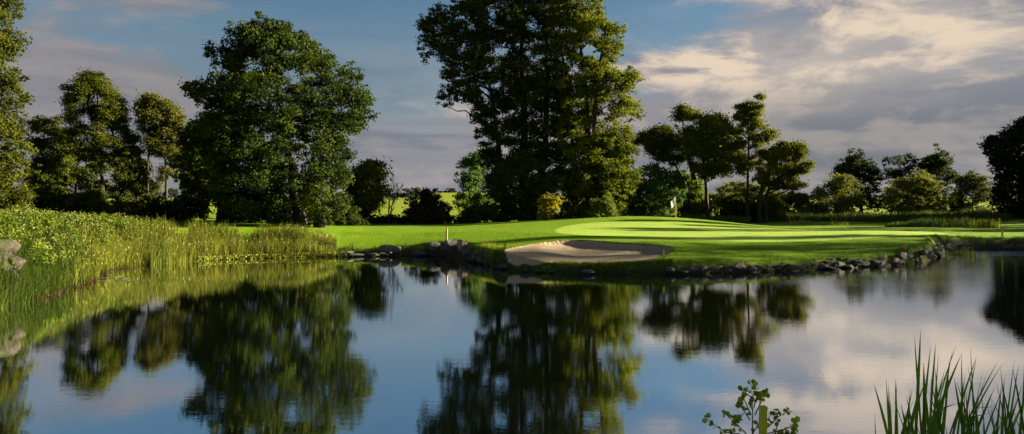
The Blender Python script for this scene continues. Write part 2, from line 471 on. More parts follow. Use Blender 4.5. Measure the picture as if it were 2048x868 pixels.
OLIVE = ((.022, .034, .004), (.09, .098, .009))
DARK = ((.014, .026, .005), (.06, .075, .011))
BLUEG = ((.03, .065, .016), (.11, .17, .042))
GREY = ((.04, .055, .02), (.10, .115, .045))
WILL = ((.05, .062, .012), (.19, .19, .035))

# --- left edge tree
tree('broadleaf_tree', 'tall golden green tree cut off by the left edge of the picture', 'tree', 50, [[(-45, 425), (-42, 250), (-40, 60), (-40, -60)]],
     poly=[(-150, -90), (10, -80), (38, -30), (40, 20), (32, 52), (42, 82), (36, 112), (28, 135), (46, 165), (70, 198), (50, 222), (44, 245), (62, 285), (58, 330), (66, 380), (60, 420), (20, 432), (-120, 435), (-190, 300), (-190, 40)],
     nclump=330, R=.9, nleaf=100000, leaf=.19, cols=((.014, .024, .002), (.085, .09, .006)), tr=.45, seed=1, limbs=60)
# --- left group
tree('alder_tree', 'low dark tree between the left edge tree and the open crowned alder', 'tree', 86, [[(98, 420), (100, 330), (104, 250)]],
     poly=[(62,245),(100,235),(130,255),(150,300),(140,400),(60,405)], nclump=36, edge=.2, fuzz=.42,
     pads=[(105, 245, 22, 12), (82, 262, 20, 14), (128, 268, 24, 14), (92, 290, 30, 16), (120, 312, 34, 20), (84, 335, 30, 20), (110, 360, 40, 26), (75, 390, 34, 24), (130, 395, 30, 20)],
     R=.8, nleaf=24000, cols=OLIVE, tr=.2, seed=2)
tree('alder_tree', 'open crowned alder with a flat topped crown, tallest of the left group', 'tree', 84, [[(209, 420), (204, 350), (200, 270), (193, 160)], [(232, 418), (236, 330), (224, 250), (214, 200)]],
     poly=[(168,150),(205,150),(222,175),(262,215),(258,235),(235,255),(262,300),(240,330),(180,320),(135,300),(128,250),(140,225),(130,185),(150,170)], nclump=120, edge=.1, fuzz=.42,
     pads=[(185, 152, 20, 7), (170, 172, 30, 10), (200, 176, 30, 12), (150, 184, 20, 9), (215, 196, 32, 13), (165, 205, 32, 14), (240, 214, 24, 14), (195, 226, 38, 15), (150, 232, 26, 12), (228, 246, 26, 13), (172, 262, 34, 15), (205, 280, 30, 14), (146, 290, 26, 14), (244, 290, 18, 12),
           (180, 312, 26, 14), (222, 330, 28, 18), (160, 350, 28, 18), (250, 352, 26, 18)],
     R=.66, nleaf=52000, leaf=.2, cols=OLIVE, tr=.24, seed=3, zr=.5, limbs=70)
tree('alder_tree', 'slender leaning alder with sparse leaves between two taller alders', 'tree', 86, [[(276, 420), (270, 350), (258, 290), (244, 235)]],
     poly=[(240,240),(262,262),(285,300),(300,345),(290,385),(255,380),(245,300)], nclump=16, edge=.2, fuzz=.42,
     pads=[(246, 262, 14, 12), (262, 275, 16, 12), (272, 300, 16, 12), (262, 330, 22, 14), (284, 345, 20, 14), (266, 372, 30, 14), (300, 380, 24, 14)], R=.75, nleaf=9500, cols=OLIVE, tr=.14, seed=4)
tree('alder_tree', 'golden olive alder with two thin trunks left of the big spreading tree', 'tree', 86, [[(333, 425), (332, 340), (330, 260), (322, 205)], [(296, 420), (296, 330), (300, 260), (304, 215)]],
     poly=[(300,192),(325,198),(362,225),(370,260),(365,290),(350,310),(300,300),(276,250),(275,215)], nclump=85, edge=.1, fuzz=.42,
     pads=[(308, 200, 20, 9), (292, 212, 16, 9), (328, 212, 24, 10), (345, 228, 18, 10), (305, 230, 30, 12), (340, 246, 26, 13), (290, 250, 16, 12), (318, 262, 28, 12), (350, 268, 20, 12), (336, 292, 26, 12), (318, 310, 20, 10), (352, 320, 18, 14), (330, 350, 24, 14)],
     R=.66, nleaf=40000, leaf=.2, cols=((.04, .045, .008), (.12, .115, .02)), tr=.19, seed=5, zr=.55, limbs=60)
tree('alder_tree', 'leafy young tree with low foliage under the spreading tree on the left', 'tree', 68, [[(440, 440), (440, 380), (436, 300), (428, 240)]],
     poly=[(420, 222), (455, 232), (480, 260), (490, 330), (480, 400), (450, 412), (420, 400), (372, 395), (352, 330), (360, 290), (356, 262), (385, 240)],
     nclump=70, R=1.05, nleaf=28000, cols=((.02, .036, .006), (.08, .095, .014)), tr=.28, seed=6)
tree('alder_tree', 'broad dark tree filling the gap behind the open crowned alder', 'tree', 92, [[(150, 425), (152, 360), (156, 300)]],
     poly=[(92, 300), (120, 282), (150, 292), (180, 285), (212, 300), (225, 330), (215, 350), (225, 380), (210, 410), (90, 410), (80, 350)], nclump=80, R=.9, nleaf=20000, leaf=.24, cols=OLIVE, tr=.2, seed=70, edge=.15)
tree('alder_tree', 'leafy tree with drooping boughs behind the golden olive alder', 'tree', 93, [[(385, 425), (384, 370), (380, 320)]],
     poly=[(345, 300), (365, 285), (395, 295), (405, 330), (398, 375), (372, 385), (350, 360), (338, 330)], nclump=50, R=.9, nleaf=13000, leaf=.24, cols=OLIVE, tr=.2, seed=71, edge=.15)
tree('alder_tree', 'thin leafy tree between the slender leaning alder and the golden olive alder', 'tree', 90, [[(262, 425), (258, 370), (250, 320)]],
     poly=[(228, 322), (245, 300), (268, 310), (292, 345), (300, 375), (280, 392), (240, 388), (225, 360)], nclump=44, R=.8, nleaf=11000, leaf=.23, cols=DARK, tr=.16, seed=72, edge=.15)
# --- big spreading tree
tree('lime_tree', 'huge dark spreading tree with a domed lobed crown, left of the pond', 'tree', 62, [[(602, 445), (590, 380), (575, 300), (560, 200), (548, 90)], [(640, 442), (640, 350), (652, 260), (668, 180)], [(560, 440), (530, 340), (480, 250), (440, 190)]],
     poly=[(518, 50), (532, 40), (548, 52), (560, 42), (578, 48), (586, 70), (606, 66), (622, 88), (640, 92), (652, 104), (668, 112), (676, 130), (700, 128), (722, 148), (722, 162), (742, 180), (746, 200), (734, 212), (742, 226), (728, 240), (732, 260), (706, 262), (676, 256), (684, 280), (706, 290), (712, 312), (696, 330), (706, 360), (690, 400), (684, 444), (560, 445), (470, 430), (430, 400),
           (415, 330), (400, 290), (392, 262), (420, 246), (440, 224), (410, 214), (386, 204), (376, 186), (402, 176), (430, 172), (470, 160), (462, 146), (428, 138), (420, 118), (436, 104), (462, 106), (474, 92), (456, 84), (462, 70), (492, 64), (500, 52)],
     nclump=620, R=.88, nleaf=150000, leaf=.2, cols=((.007, .015, .002), (.054, .076, .006)), trans=.22, tr=.55, seed=7, limbs=110, edge=.3, hollow=.35)
tree('field_maple', 'small olive tree leaning right beside the big spreading tree', 'tree', 72, [[(700, 450), (708, 400), (722, 370), (742, 345)]],
     poly=[(700,350),(745,325),(772,340),(765,370),(745,420),(700,440),(690,400)], nclump=26, edge=.2, fuzz=.42,
     pads=[(745, 332, 22, 10), (722, 345, 24, 14), (758, 352, 16, 12), (705, 368, 26, 16), (750, 378, 22, 10), (712, 400, 24, 18), (735, 415, 16, 12), (700, 432, 20, 12)], R=.8, nleaf=20000, cols=OLIVE, tr=.2, seed=8)
# --- centre trees
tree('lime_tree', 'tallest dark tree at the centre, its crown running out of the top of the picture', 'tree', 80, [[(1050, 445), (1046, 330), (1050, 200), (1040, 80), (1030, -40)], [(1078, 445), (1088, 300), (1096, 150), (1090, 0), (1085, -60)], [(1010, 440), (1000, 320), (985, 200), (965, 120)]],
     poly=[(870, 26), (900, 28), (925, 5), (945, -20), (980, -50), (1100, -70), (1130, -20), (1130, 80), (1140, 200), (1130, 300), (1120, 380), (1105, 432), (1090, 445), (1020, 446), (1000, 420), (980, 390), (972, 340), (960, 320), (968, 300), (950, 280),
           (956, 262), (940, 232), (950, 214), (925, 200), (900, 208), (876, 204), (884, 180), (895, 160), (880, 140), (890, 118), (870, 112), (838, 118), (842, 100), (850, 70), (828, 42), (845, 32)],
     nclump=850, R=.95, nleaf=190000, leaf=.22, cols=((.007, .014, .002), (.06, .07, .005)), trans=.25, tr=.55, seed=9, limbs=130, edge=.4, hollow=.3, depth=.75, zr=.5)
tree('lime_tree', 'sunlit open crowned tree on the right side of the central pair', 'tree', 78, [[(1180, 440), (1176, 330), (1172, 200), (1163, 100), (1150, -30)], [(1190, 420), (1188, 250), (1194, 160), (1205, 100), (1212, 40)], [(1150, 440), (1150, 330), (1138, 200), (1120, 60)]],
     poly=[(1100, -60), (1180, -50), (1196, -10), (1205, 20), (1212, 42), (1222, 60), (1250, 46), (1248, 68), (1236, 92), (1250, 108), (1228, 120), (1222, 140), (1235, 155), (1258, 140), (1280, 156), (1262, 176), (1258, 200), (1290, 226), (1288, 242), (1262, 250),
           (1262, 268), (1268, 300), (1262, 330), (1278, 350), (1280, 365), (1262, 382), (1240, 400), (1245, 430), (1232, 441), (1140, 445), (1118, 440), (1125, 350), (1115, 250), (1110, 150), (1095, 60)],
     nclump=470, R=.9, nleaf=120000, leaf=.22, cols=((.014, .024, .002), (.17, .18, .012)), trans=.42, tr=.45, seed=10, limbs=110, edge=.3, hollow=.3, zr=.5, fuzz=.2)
tree('willow_bush', 'soft grey green round tree tucked behind the central trees', 'bush', 90, [[(952, 440), (952, 400), (950, 350)]],
     poly=[(962, 298), (985, 300), (1000, 330), (1000, 430), (940, 444), (920, 430), (912, 400), (916, 365), (915, 340), (930, 318), (945, 304)], nclump=60, R=1.1, nleaf=18000, leaf=.24, cols=BLUEG, tr=.2, seed=11, limbs=20)
tree('bush', 'golden yellow bush glowing at the foot of the central trees', 'bush', 72, [[(1094, 440), (1096, 420), (1100, 400)]],
     poly=[(1094, 388), (1110, 385), (1118, 398), (1112, 415), (1102, 432), (1088, 443), (1078, 436), (1082, 415), (1078, 400)], nclump=26, R=.5, nleaf=5000, leaf=.17, cols=((.07, .08, .008), (.36, .28, .025)), tr=.06, seed=12, limbs=10, edge=.2)
tree('bush', 'bright leafy suckers at the foot of the right central tree', 'bush', 73.5, [[(1200, 438), (1202, 420), (1206, 400)]],
     poly=[(1190, 400), (1215, 388), (1228, 404), (1232, 425), (1228, 440), (1180, 442), (1176, 420)], nclump=26, R=.6, nleaf=5200, leaf=.2, cols=((.06, .09, .012), (.2, .21, .035)), tr=.06, seed=13, limbs=8, edge=.2)
tree('bush', 'dense bright green leafy skirt round the right central tree, reaching the lawn', 'bush', 77.5, [[(1235, 440), (1236, 400), (1232, 350)]],
     poly=[(1190, 300), (1215, 285), (1250, 300), (1268, 330), (1280, 358), (1262, 385), (1245, 405), (1242, 440), (1158, 443), (1160, 400), (1166, 360), (1175, 325)], nclump=120, R=.75, nleaf=30000, leaf=.2, cols=((.02, .04, .004), (.15, .18, .016)), tr=.1, seed=75, limbs=20, edge=.15, trans=.4, depth=.4)
tree('bush', 'dark leafy growth clothing the trunks of the tallest central tree', 'bush', 76.5, [[(1040, 444), (1040, 400), (1042, 350)]],
     poly=[(1000, 330), (1040, 310), (1085, 320), (1112, 350), (1100, 390), (1085, 444), (1005, 446), (990, 400), (985, 360)], nclump=100, R=.75, nleaf=24000, leaf=.2, cols=((.014, .03, .004), (.08, .10, .012)), tr=.1, seed=76, limbs=20, edge=.15, depth=.4)
# --- shrubs under and between
SHR = 'shrubs filling the edge of the trees'
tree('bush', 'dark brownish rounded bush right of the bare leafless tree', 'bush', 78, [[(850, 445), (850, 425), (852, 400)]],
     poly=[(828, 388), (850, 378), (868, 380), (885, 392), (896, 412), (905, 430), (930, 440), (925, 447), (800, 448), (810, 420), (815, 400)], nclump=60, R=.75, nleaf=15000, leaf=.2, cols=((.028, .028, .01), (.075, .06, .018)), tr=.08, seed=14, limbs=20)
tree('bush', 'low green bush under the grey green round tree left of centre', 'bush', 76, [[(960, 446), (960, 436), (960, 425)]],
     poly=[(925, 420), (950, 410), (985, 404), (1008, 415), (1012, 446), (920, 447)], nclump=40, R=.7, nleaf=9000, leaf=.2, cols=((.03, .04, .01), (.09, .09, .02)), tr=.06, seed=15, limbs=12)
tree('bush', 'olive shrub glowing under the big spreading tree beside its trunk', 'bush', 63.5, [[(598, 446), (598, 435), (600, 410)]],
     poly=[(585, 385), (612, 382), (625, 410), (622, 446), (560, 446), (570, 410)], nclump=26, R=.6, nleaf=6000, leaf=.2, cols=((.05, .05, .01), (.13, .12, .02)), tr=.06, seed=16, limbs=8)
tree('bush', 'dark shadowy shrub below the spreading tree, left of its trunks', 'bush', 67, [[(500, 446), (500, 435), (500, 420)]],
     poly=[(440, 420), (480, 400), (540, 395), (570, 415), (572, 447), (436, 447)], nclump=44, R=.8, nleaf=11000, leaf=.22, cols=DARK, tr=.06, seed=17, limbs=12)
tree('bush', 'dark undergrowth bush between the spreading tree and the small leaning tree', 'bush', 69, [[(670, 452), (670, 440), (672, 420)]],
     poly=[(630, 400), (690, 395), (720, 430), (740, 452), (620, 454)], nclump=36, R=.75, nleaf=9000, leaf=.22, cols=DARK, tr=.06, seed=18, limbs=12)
tree('bush', 'low dark hedge of brambles below the bare leafless tree', 'bush', 79, [[(770, 450), (770, 445), (770, 440)]],
     poly=[(700, 434), (745, 430), (830, 432), (930, 436), (945, 450), (700, 452)], nclump=90, R=.5, nleaf=14000, leaf=.18, cols=((.016, .022, .006), (.045, .05, .012)), tr=.04, seed=19, limbs=10, depth=.12, edge=.15)
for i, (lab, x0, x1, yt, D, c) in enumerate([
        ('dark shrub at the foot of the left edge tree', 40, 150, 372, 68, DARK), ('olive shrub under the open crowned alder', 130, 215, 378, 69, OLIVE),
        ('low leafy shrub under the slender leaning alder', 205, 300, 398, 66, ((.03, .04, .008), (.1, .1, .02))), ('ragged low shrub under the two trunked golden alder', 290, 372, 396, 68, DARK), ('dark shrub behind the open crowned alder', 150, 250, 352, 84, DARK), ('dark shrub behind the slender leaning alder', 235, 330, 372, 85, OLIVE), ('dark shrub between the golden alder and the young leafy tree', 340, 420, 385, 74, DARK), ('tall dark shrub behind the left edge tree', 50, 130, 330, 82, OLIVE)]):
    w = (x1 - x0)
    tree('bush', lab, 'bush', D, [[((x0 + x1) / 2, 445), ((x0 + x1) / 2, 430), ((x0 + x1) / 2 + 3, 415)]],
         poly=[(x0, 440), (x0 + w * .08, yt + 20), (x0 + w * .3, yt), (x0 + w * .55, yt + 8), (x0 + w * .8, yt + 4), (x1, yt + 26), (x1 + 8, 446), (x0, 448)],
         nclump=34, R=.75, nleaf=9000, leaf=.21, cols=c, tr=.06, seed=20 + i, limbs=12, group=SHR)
# --- bare tree
def bare_tree():
    D = 76; root = empty('bare_tree', (W(775, 440, D)[0], D, float(terrain(np.array([W(775, 440, D)[0]]), np.array([D]))[0])), 'leafless grey branched small tree standing against the pasture', 'tree')
    T = Tubes(); rng = np.random.default_rng(4)
    def grow_b(p, d, ln, r, lev):
        pts = [p]; k = 5
        for i in range(k):
            d = d + rng.normal(size=3) * .10 + np.array([0, 0, .05]); d = d / np.linalg.norm(d)
            pts.append(pts[-1] + d * ln / k)
        T.add(pts, np.linspace(r, r * .45, k + 1), 5)
        if lev:
            for j in range(5 if lev > 1 else 4):
                q = pts[rng.integers(1, k + 1)]
                nd = d + rng.normal(size=3) * .42; nd[2] = abs(nd[2]) * .8 + .25
                grow_b(q, nd / np.linalg.norm(nd), ln * rng.uniform(.45, .75), r * .5, lev - 1)
    b = np.array(root.location)
    b[2] -= .1
    grow_b(b, np.array([.35, 0, 1]), 2.6, .09, 3)
    grow_b(b + [0.1, 0, .2], np.array([.05, .2, 1]), 2.4, .07, 3)
    T.build('trunk', BARK_PALE, root)
bare_tree()
# --- right group
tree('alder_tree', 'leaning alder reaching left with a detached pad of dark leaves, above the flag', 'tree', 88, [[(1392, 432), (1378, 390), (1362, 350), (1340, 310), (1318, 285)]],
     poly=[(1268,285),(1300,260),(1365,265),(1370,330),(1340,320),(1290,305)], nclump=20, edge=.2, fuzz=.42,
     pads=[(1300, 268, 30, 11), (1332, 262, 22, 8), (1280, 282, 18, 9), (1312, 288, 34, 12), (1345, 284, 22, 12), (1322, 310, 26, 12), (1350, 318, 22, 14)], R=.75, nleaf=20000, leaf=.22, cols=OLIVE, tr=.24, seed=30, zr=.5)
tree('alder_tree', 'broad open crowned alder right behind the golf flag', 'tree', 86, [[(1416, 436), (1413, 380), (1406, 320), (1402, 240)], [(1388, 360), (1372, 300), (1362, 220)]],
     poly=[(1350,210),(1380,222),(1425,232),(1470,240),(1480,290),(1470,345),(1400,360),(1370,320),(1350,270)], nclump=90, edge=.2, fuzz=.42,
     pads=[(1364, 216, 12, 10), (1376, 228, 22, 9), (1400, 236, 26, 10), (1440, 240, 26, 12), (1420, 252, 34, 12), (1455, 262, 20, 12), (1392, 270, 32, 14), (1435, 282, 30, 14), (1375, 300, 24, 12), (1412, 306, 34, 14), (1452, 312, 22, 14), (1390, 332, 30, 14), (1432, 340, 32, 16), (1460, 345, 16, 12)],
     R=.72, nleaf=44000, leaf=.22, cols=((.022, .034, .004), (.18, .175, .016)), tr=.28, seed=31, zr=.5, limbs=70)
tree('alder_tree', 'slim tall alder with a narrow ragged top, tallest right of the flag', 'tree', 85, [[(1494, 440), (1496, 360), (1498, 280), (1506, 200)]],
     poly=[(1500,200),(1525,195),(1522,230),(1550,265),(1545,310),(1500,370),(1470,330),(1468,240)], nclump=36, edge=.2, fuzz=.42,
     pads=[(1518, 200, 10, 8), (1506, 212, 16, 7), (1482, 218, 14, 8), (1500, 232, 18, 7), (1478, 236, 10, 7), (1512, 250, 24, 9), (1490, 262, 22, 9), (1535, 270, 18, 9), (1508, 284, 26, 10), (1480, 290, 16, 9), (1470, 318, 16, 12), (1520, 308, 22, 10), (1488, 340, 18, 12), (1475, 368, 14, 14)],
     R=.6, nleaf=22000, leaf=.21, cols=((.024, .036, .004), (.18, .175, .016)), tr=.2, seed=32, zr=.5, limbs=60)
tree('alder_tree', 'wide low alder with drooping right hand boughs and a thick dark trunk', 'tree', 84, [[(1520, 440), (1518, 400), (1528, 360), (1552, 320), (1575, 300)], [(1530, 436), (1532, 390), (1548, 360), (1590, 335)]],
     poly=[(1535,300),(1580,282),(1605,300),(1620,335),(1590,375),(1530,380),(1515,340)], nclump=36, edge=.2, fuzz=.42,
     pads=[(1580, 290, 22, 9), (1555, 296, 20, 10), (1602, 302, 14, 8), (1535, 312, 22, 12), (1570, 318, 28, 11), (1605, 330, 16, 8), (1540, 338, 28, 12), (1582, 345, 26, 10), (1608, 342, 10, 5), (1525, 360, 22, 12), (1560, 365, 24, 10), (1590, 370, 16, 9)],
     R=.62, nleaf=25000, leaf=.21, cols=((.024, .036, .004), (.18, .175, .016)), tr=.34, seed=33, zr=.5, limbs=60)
for i, (lab, poly, D, c, n) in enumerate([
        ('dark blue green thicket between the central trees and the flag', [(1262, 340), (1290, 330), (1330, 335), (1360, 350), (1370, 400), (1350, 437), (1240, 440), (1238, 400), (1250, 370)], 86, BLUEG, 24000),
        ('leafy green thicket under the alder right behind the flag', [(1345, 370), (1380, 350), (1410, 372), (1430, 400), (1425, 436), (1355, 437), (1340, 410)], 90, ((.04, .065, .012), (.18, .20, .03)), 13000),
        ('bright sunlit bush glimpsed between trunks right of the flag', [(1425, 385), (1450, 360), (1485, 372), (1500, 410), (1495, 440), (1430, 440)], 93, ((.06, .07, .012), (.19, .18, .035)), 9000),
        ('dark hedge bush behind the slim tall alder', [(1440, 405), (1480, 398), (1520, 405), (1545, 420), (1545, 441), (1435, 441)], 88, DARK, 8000),
        ('upright golden green bush right of the thick dark trunk', [(1535, 392), (1550, 380), (1566, 392), (1572, 420), (1568, 438), (1530, 438)], 90, WILL, 6000),
        ('olive bush among others left of the distant pasture gap', [(1560, 398), (1585, 384), (1605, 388), (1622, 402), (1625, 434), (1560, 436)], 104, ((.035, .042, .01), (.09, .09, .022)), 8000),
        ('leafy bush hiding the trunks of the slim tall alder and the wide low alder', [(1455, 400), (1480, 372), (1510, 366), (1540, 378), (1560, 400), (1560, 440), (1450, 440)], 91, ((.04, .06, .01), (.18, .19, .026)), 9000),
        ('bushy thicket at the left foot of the alder right behind the flag', [(1330, 350), (1370, 340), (1400, 360), (1408, 400), (1400, 438), (1330, 438)], 91, BLUEG, 9000),
        ('low bush filling the foot of the pasture gap on the right', [(1608, 412), (1630, 405), (1650, 414), (1655, 434), (1605, 436)], 100, ((.05, .055, .014), (.14, .13, .03)), 4000)]):
    xm = sum(p[0] for p in poly) / len(poly); yt = min(p[1] for p in poly)
    tree('bush', lab, 'bush', D, [[(xm, 438), (xm + 2, 425), (xm, (yt + 438) / 2)]], poly=poly, nclump=max(16, n // 220), R=.85, nleaf=n, leaf=.23, cols=c, tr=.08, seed=40 + i, limbs=16, edge=.3)
# --- far right trees
tree('pine_tree', 'dark bushy conifer behind the round olive willow on the right', 'tree', 106, [[(1722, 425), (1722, 380), (1712, 310)]],
     poly=[(1706, 300), (1722, 306), (1738, 322), (1752, 330), (1764, 350), (1758, 368), (1768, 392), (1766, 425), (1680, 426), (1672, 380), (1668, 352), (1680, 336), (1686, 318)], nclump=90, R=1.0, nleaf=19000, leaf=.26, cols=((.012, .022, .007), (.035, .05, .014)), tr=.25, seed=50, limbs=30, edge=.1)
tree('willow_bush', 'round olive willow bush, left of the two lit willows on the far right', 'bush', 100, [[(1672, 426), (1672, 400), (1672, 380)]],
     poly=[(1650, 360), (1680, 350), (1708, 358), (1722, 378), (1718, 408), (1700, 426), (1645, 426), (1630, 412), (1624, 390), (1636, 372)], nclump=60, R=.9, nleaf=15000, leaf=.2, cols=WILL, tr=.12, seed=51, limbs=16, edge=.15)
tree('pine_tree', 'broad dark flat topped tree left of the pointed conifer on the far right', 'tree', 108, [[(1802, 426), (1802, 380), (1800, 330)]],
     poly=[(1768, 322), (1790, 314), (1812, 310), (1838, 312), (1845, 340), (1840, 425), (1780, 426), (1775, 390), (1785, 360), (1768, 345)], nclump=60, R=1.0, nleaf=14000, leaf=.26, cols=((.012, .022, .007), (.035, .05, .014)), tr=.25, seed=52, limbs=24, edge=.1)
tree('pine_tree', 'dark pointed conifer rising behind the right hand lit willow', 'tree', 107, [[(1876, 426), (1876, 380), (1872, 300)]],
     poly=[(1872, 291), (1884, 300), (1896, 315), (1902, 332), (1914, 348), (1918, 368), (1922, 425), (1835, 426), (1838, 360), (1842, 335), (1848, 312), (1860, 302)], nclump=90, R=.95, nleaf=18000, leaf=.26, cols=((.015, .026, .008), (.045, .06, .016)), tr=.25, seed=53, limbs=30, edge=.1)
tree('willow_bush', 'round willow bush lit yellow on its right side in front of the pointed conifer', 'bush', 99, [[(1835, 426), (1835, 400), (1835, 375)]],
     poly=[(1812, 352), (1838, 340), (1862, 352), (1878, 372), (1880, 392), (1866, 412), (1858, 426), (1790, 427), (1768, 412), (1772, 385), (1790, 365)], nclump=70, R=.9, nleaf=17000, leaf=.2, cols=WILL, tr=.12, seed=54, limbs=16, edge=.15)
tree('bush', 'dark rounded bush beside the black conifer at the right edge', 'bush', 101, [[(1945, 428), (1945, 400), (1945, 380)]],
     poly=[(1920, 358), (1945, 346), (1968, 355), (1985, 372), (1990, 428), (1905, 428), (1900, 385)], nclump=60, R=.9, nleaf=14000, leaf=.22, cols=((.022, .032, .007), (.075, .08, .014)), tr=.14, seed=55, limbs=16, edge=.15)
tree('conifer_tree', 'almost black dense conifer at the right edge', 'tree', 93, [[(2040, 430), (2040, 350), (2040, 255)]],
     poly=[(2010, 258), (2030, 246), (2060, 232), (2110, 228), (2160, 260), (2170, 430), (1990, 431), (1985, 400), (1990, 350), (1980, 322), (1970, 300), (1966, 280), (1985, 276)], nclump=400, R=.9, nleaf=85000, leaf=.26, cols=((.008, .013, .005), (.02, .028, .009)), tr=.35, seed=56, limbs=40, zr=1.1, trans=.1, up=.1)
# --- trees just outside the frame on the right: they throw the long shadows over the green
def round_tree(x, y, h, w, n, leaf, label, group, seed):
    rng_ = np.random.default_rng(900 + seed); z0 = float(terrain(np.array([float(x)]), np.array([float(y)]))[0])
    root = empty('broadleaf_tree', (x, y, z0), label, 'tree', group)
    T = Tubes(); T.add([(x, y, z0 - .2), (x + .1, y, z0 + h * .4), (x, y + .1, z0 + h * .85)], [.03 * h, .02 * h, .05], 8)
    k = int(50 + h * w * .7); t = rng_.uniform(.1, .96, k); a = rng_.uniform(0, 6.28, k); rr0 = w * np.sqrt(rng_.uniform(0, 1, k)) * np.clip(np.sin(np.clip(t * 1.05, 0, 1) ** .75 * math.pi) ** .5, .3, 1)
    cc = np.c_[x + rr0 * np.cos(a), y + rr0 * np.sin(a), z0 + h * t]
    for c_ in cc[:30]: s_ = np.array([x, y, min(c_[2] - .5, z0 + h * .7)]); T.add([s_, (c_ + s_) / 2, c_], [.07, .04, .015], 5)
    T.build('trunk', BARK, root)
    q = cc[rng_.integers(0, k, n)]; u = rng_.normal(size=(n, 3)) * (.35 + w * .07)
    v_, f_, t_ = leaves(q + u, leaf, u, .3, rng_); mesh_np('crown', v_, f_, leaf_mat(OLIVE[0], OLIVE[1], .3), root, {'tint': ('FACE', t_)})
for i, (x, y, h, w) in enumerate([(64, 50.5, 17.4, 3.4), (67, 57, 18.6, 4.0), (66, 63.3, 20, 2.0), (66, 71.8, 15, .8), (74, 75.5, 17.5, 1.0), (70, 78, 14.5, 1.0), (64, 80, 15, 1.2), (73, 88, 15, 2.4), (60, 44, 15.5, 3),
                               (84, 95.5, 15, 3.4)]):
    round_tree(x, y, h, w, int(1400 + 75 * h * w), .38, 'tree of the row beyond the right edge whose shadow falls on the green', 'row of trees beyond the right edge', i)
for i, (x, y, h, w) in enumerate([(21, 12, 8.5, 2.2), (30, 13.5, 11, 2.6), (42, 16, 13, 2.8)]):
    round_tree(x, y, h, w, 6500, .28, 'tree on the near bank beyond the right edge, shading the foreground reeds', 'trees on the near bank beyond the right edge', 20 + i)
# --- distant trees on the horizon
def far_tree(i, px, yb, yt, wpx, D, lab, c, grp=None):
    hp = yb - yt
    tree('distant_tree', lab, 'tree', D, [[(px, yb), (px, yb - hp * .3), (px, yb - hp * .6)]],
         poly=[(px - wpx * .5, yb - hp * .15), (px - wpx * .45, yb - hp * .6), (px - wpx * .2, yt), (px + wpx * .15, yt), (px + wpx * .42, yb - hp * .55), (px + wpx * .5, yb - hp * .15)],
         nclump=26, R=hp * .2 * D / F, nleaf=2600, leaf=.0014 * D, cols=c, tr=.004 * D * .1, seed=80 + i, limbs=0, edge=.2, group=grp)
FT = ((.02, .032, .014), (.05, .065, .028))
far_tree(0, 901, 388.5, 376, 26, 600, 'single round tree standing on the far hilltop', FT)
far_tree(1, 881, 389, 384, 9, 600, 'tiny bush on the far hill beside the round tree', FT)
rr = random.Random(3)
k = 2
for a, b, yb, D, lab in ((360, 450, 399, 420, 'distant tree in the hazy line behind the left group'), (735, 832, 398, 450, 'distant tree in the line seen behind the bare leafless tree'),
                         (1585, 1640, 403, 380, 'distant tree in the line beyond the right pasture gap'), (150, 345, 401, 400, 'distant tree glimpsed between the left alder trunks'), (1250, 1580, 402, 400, 'distant tree behind the right hand alders')):
    x = a
    while x < b:
        w = rr.uniform(14, 30); far_tree(k, x + w / 2, yb, yb - rr.uniform(11, 24), w * 1.3, D + rr.uniform(-20, 20), lab, FT, lab.replace('distant tree', 'distant trees'))
        x += w * .9; k += 1

# ------------------------------------------------------------------ rocks
def rock_mat(c1, c2):
    m, g, out = new_mat('stone')
    tc = g.n.new('ShaderNodeTexCoord').outputs['Object']
    n = g.noise(tc, 2.2, 6, .65); n2 = g.noise(g.pos(), 1.6, 4)
    col = g.mix(g.ramp(n, .3, .7), c1, c2)
    ge = g.n.new('ShaderNodeNewGeometry'); sp = g.n.new('ShaderNodeSeparateXYZ'); g.l.new(ge.outputs['Normal'], sp.inputs[0])
    moss = g.m('MULTIPLY', g.ramp(n2, .48, .62), g.ramp(sp.outputs[2], -.1, .6))
    col = g.mix(g.m('MULTIPLY', moss, .8), col, (.035, .05, .012))
    pz = g.n.new('ShaderNodeSeparateXYZ'); g.l.new(g.pos(), pz.inputs[0])
    wet = g.ramp(g.m('ADD', pz.outputs[2], g.m('MULTIPLY', n, .12)), .24, .12)
    col = g.mix(wet, col, (.012, .012, .010))
    principled(g, out, col, .85, g.bump(n, .9, .08), .2)
    return m
M_rock = rock_mat((.025, .024, .022), (.10, .094, .085)); M_pink = rock_mat((.14, .09, .06), (.28, .19, .14)); M_tan = rock_mat((.018, .015, .011), (.058, .046, .034))
import bmesh
def rock_mesh(seed, mat, sub=3):
    bm = bmesh.new(); bmesh.ops.create_icosphere(bm, subdivisions=sub, radius=1)
    r = random.Random(seed)
    planes = []
    for _ in range(9):
        v = Vector((r.gauss(0, 1), r.gauss(0, 1), r.gauss(0, 1))).normalized(); planes.append((v, r.uniform(.42, .82)))
    for v in bm.verts:
        p = v.co.copy()
        for n, d in planes:
            e = p.dot(n) - d
            if e > 0: p -= n * e * .97
        o = Vector((seed * 7.1, 0, 0))
        p *= 1 + .10 * mnoise.noise(p * 1.7 + o) + .05 * mnoise.noise(p * 5 + o)
        v.co = p
    me = bpy.data.meshes.new('boulder'); bm.to_mesh(me); bm.free()
    me.materials.append(mat)
    return me
RM = [rock_mesh(i, M_rock) for i in range(9)]
r = random.Random(21)
def rock(name, me, loc, sc, rot, label, group=None, cat='boulder'):
    o = bpy.data.objects.new(name, me); COL.objects.link(o)
    o.location = loc; o.scale = sc; o.rotation_euler = rot
    return tag(o, label, cat, group)
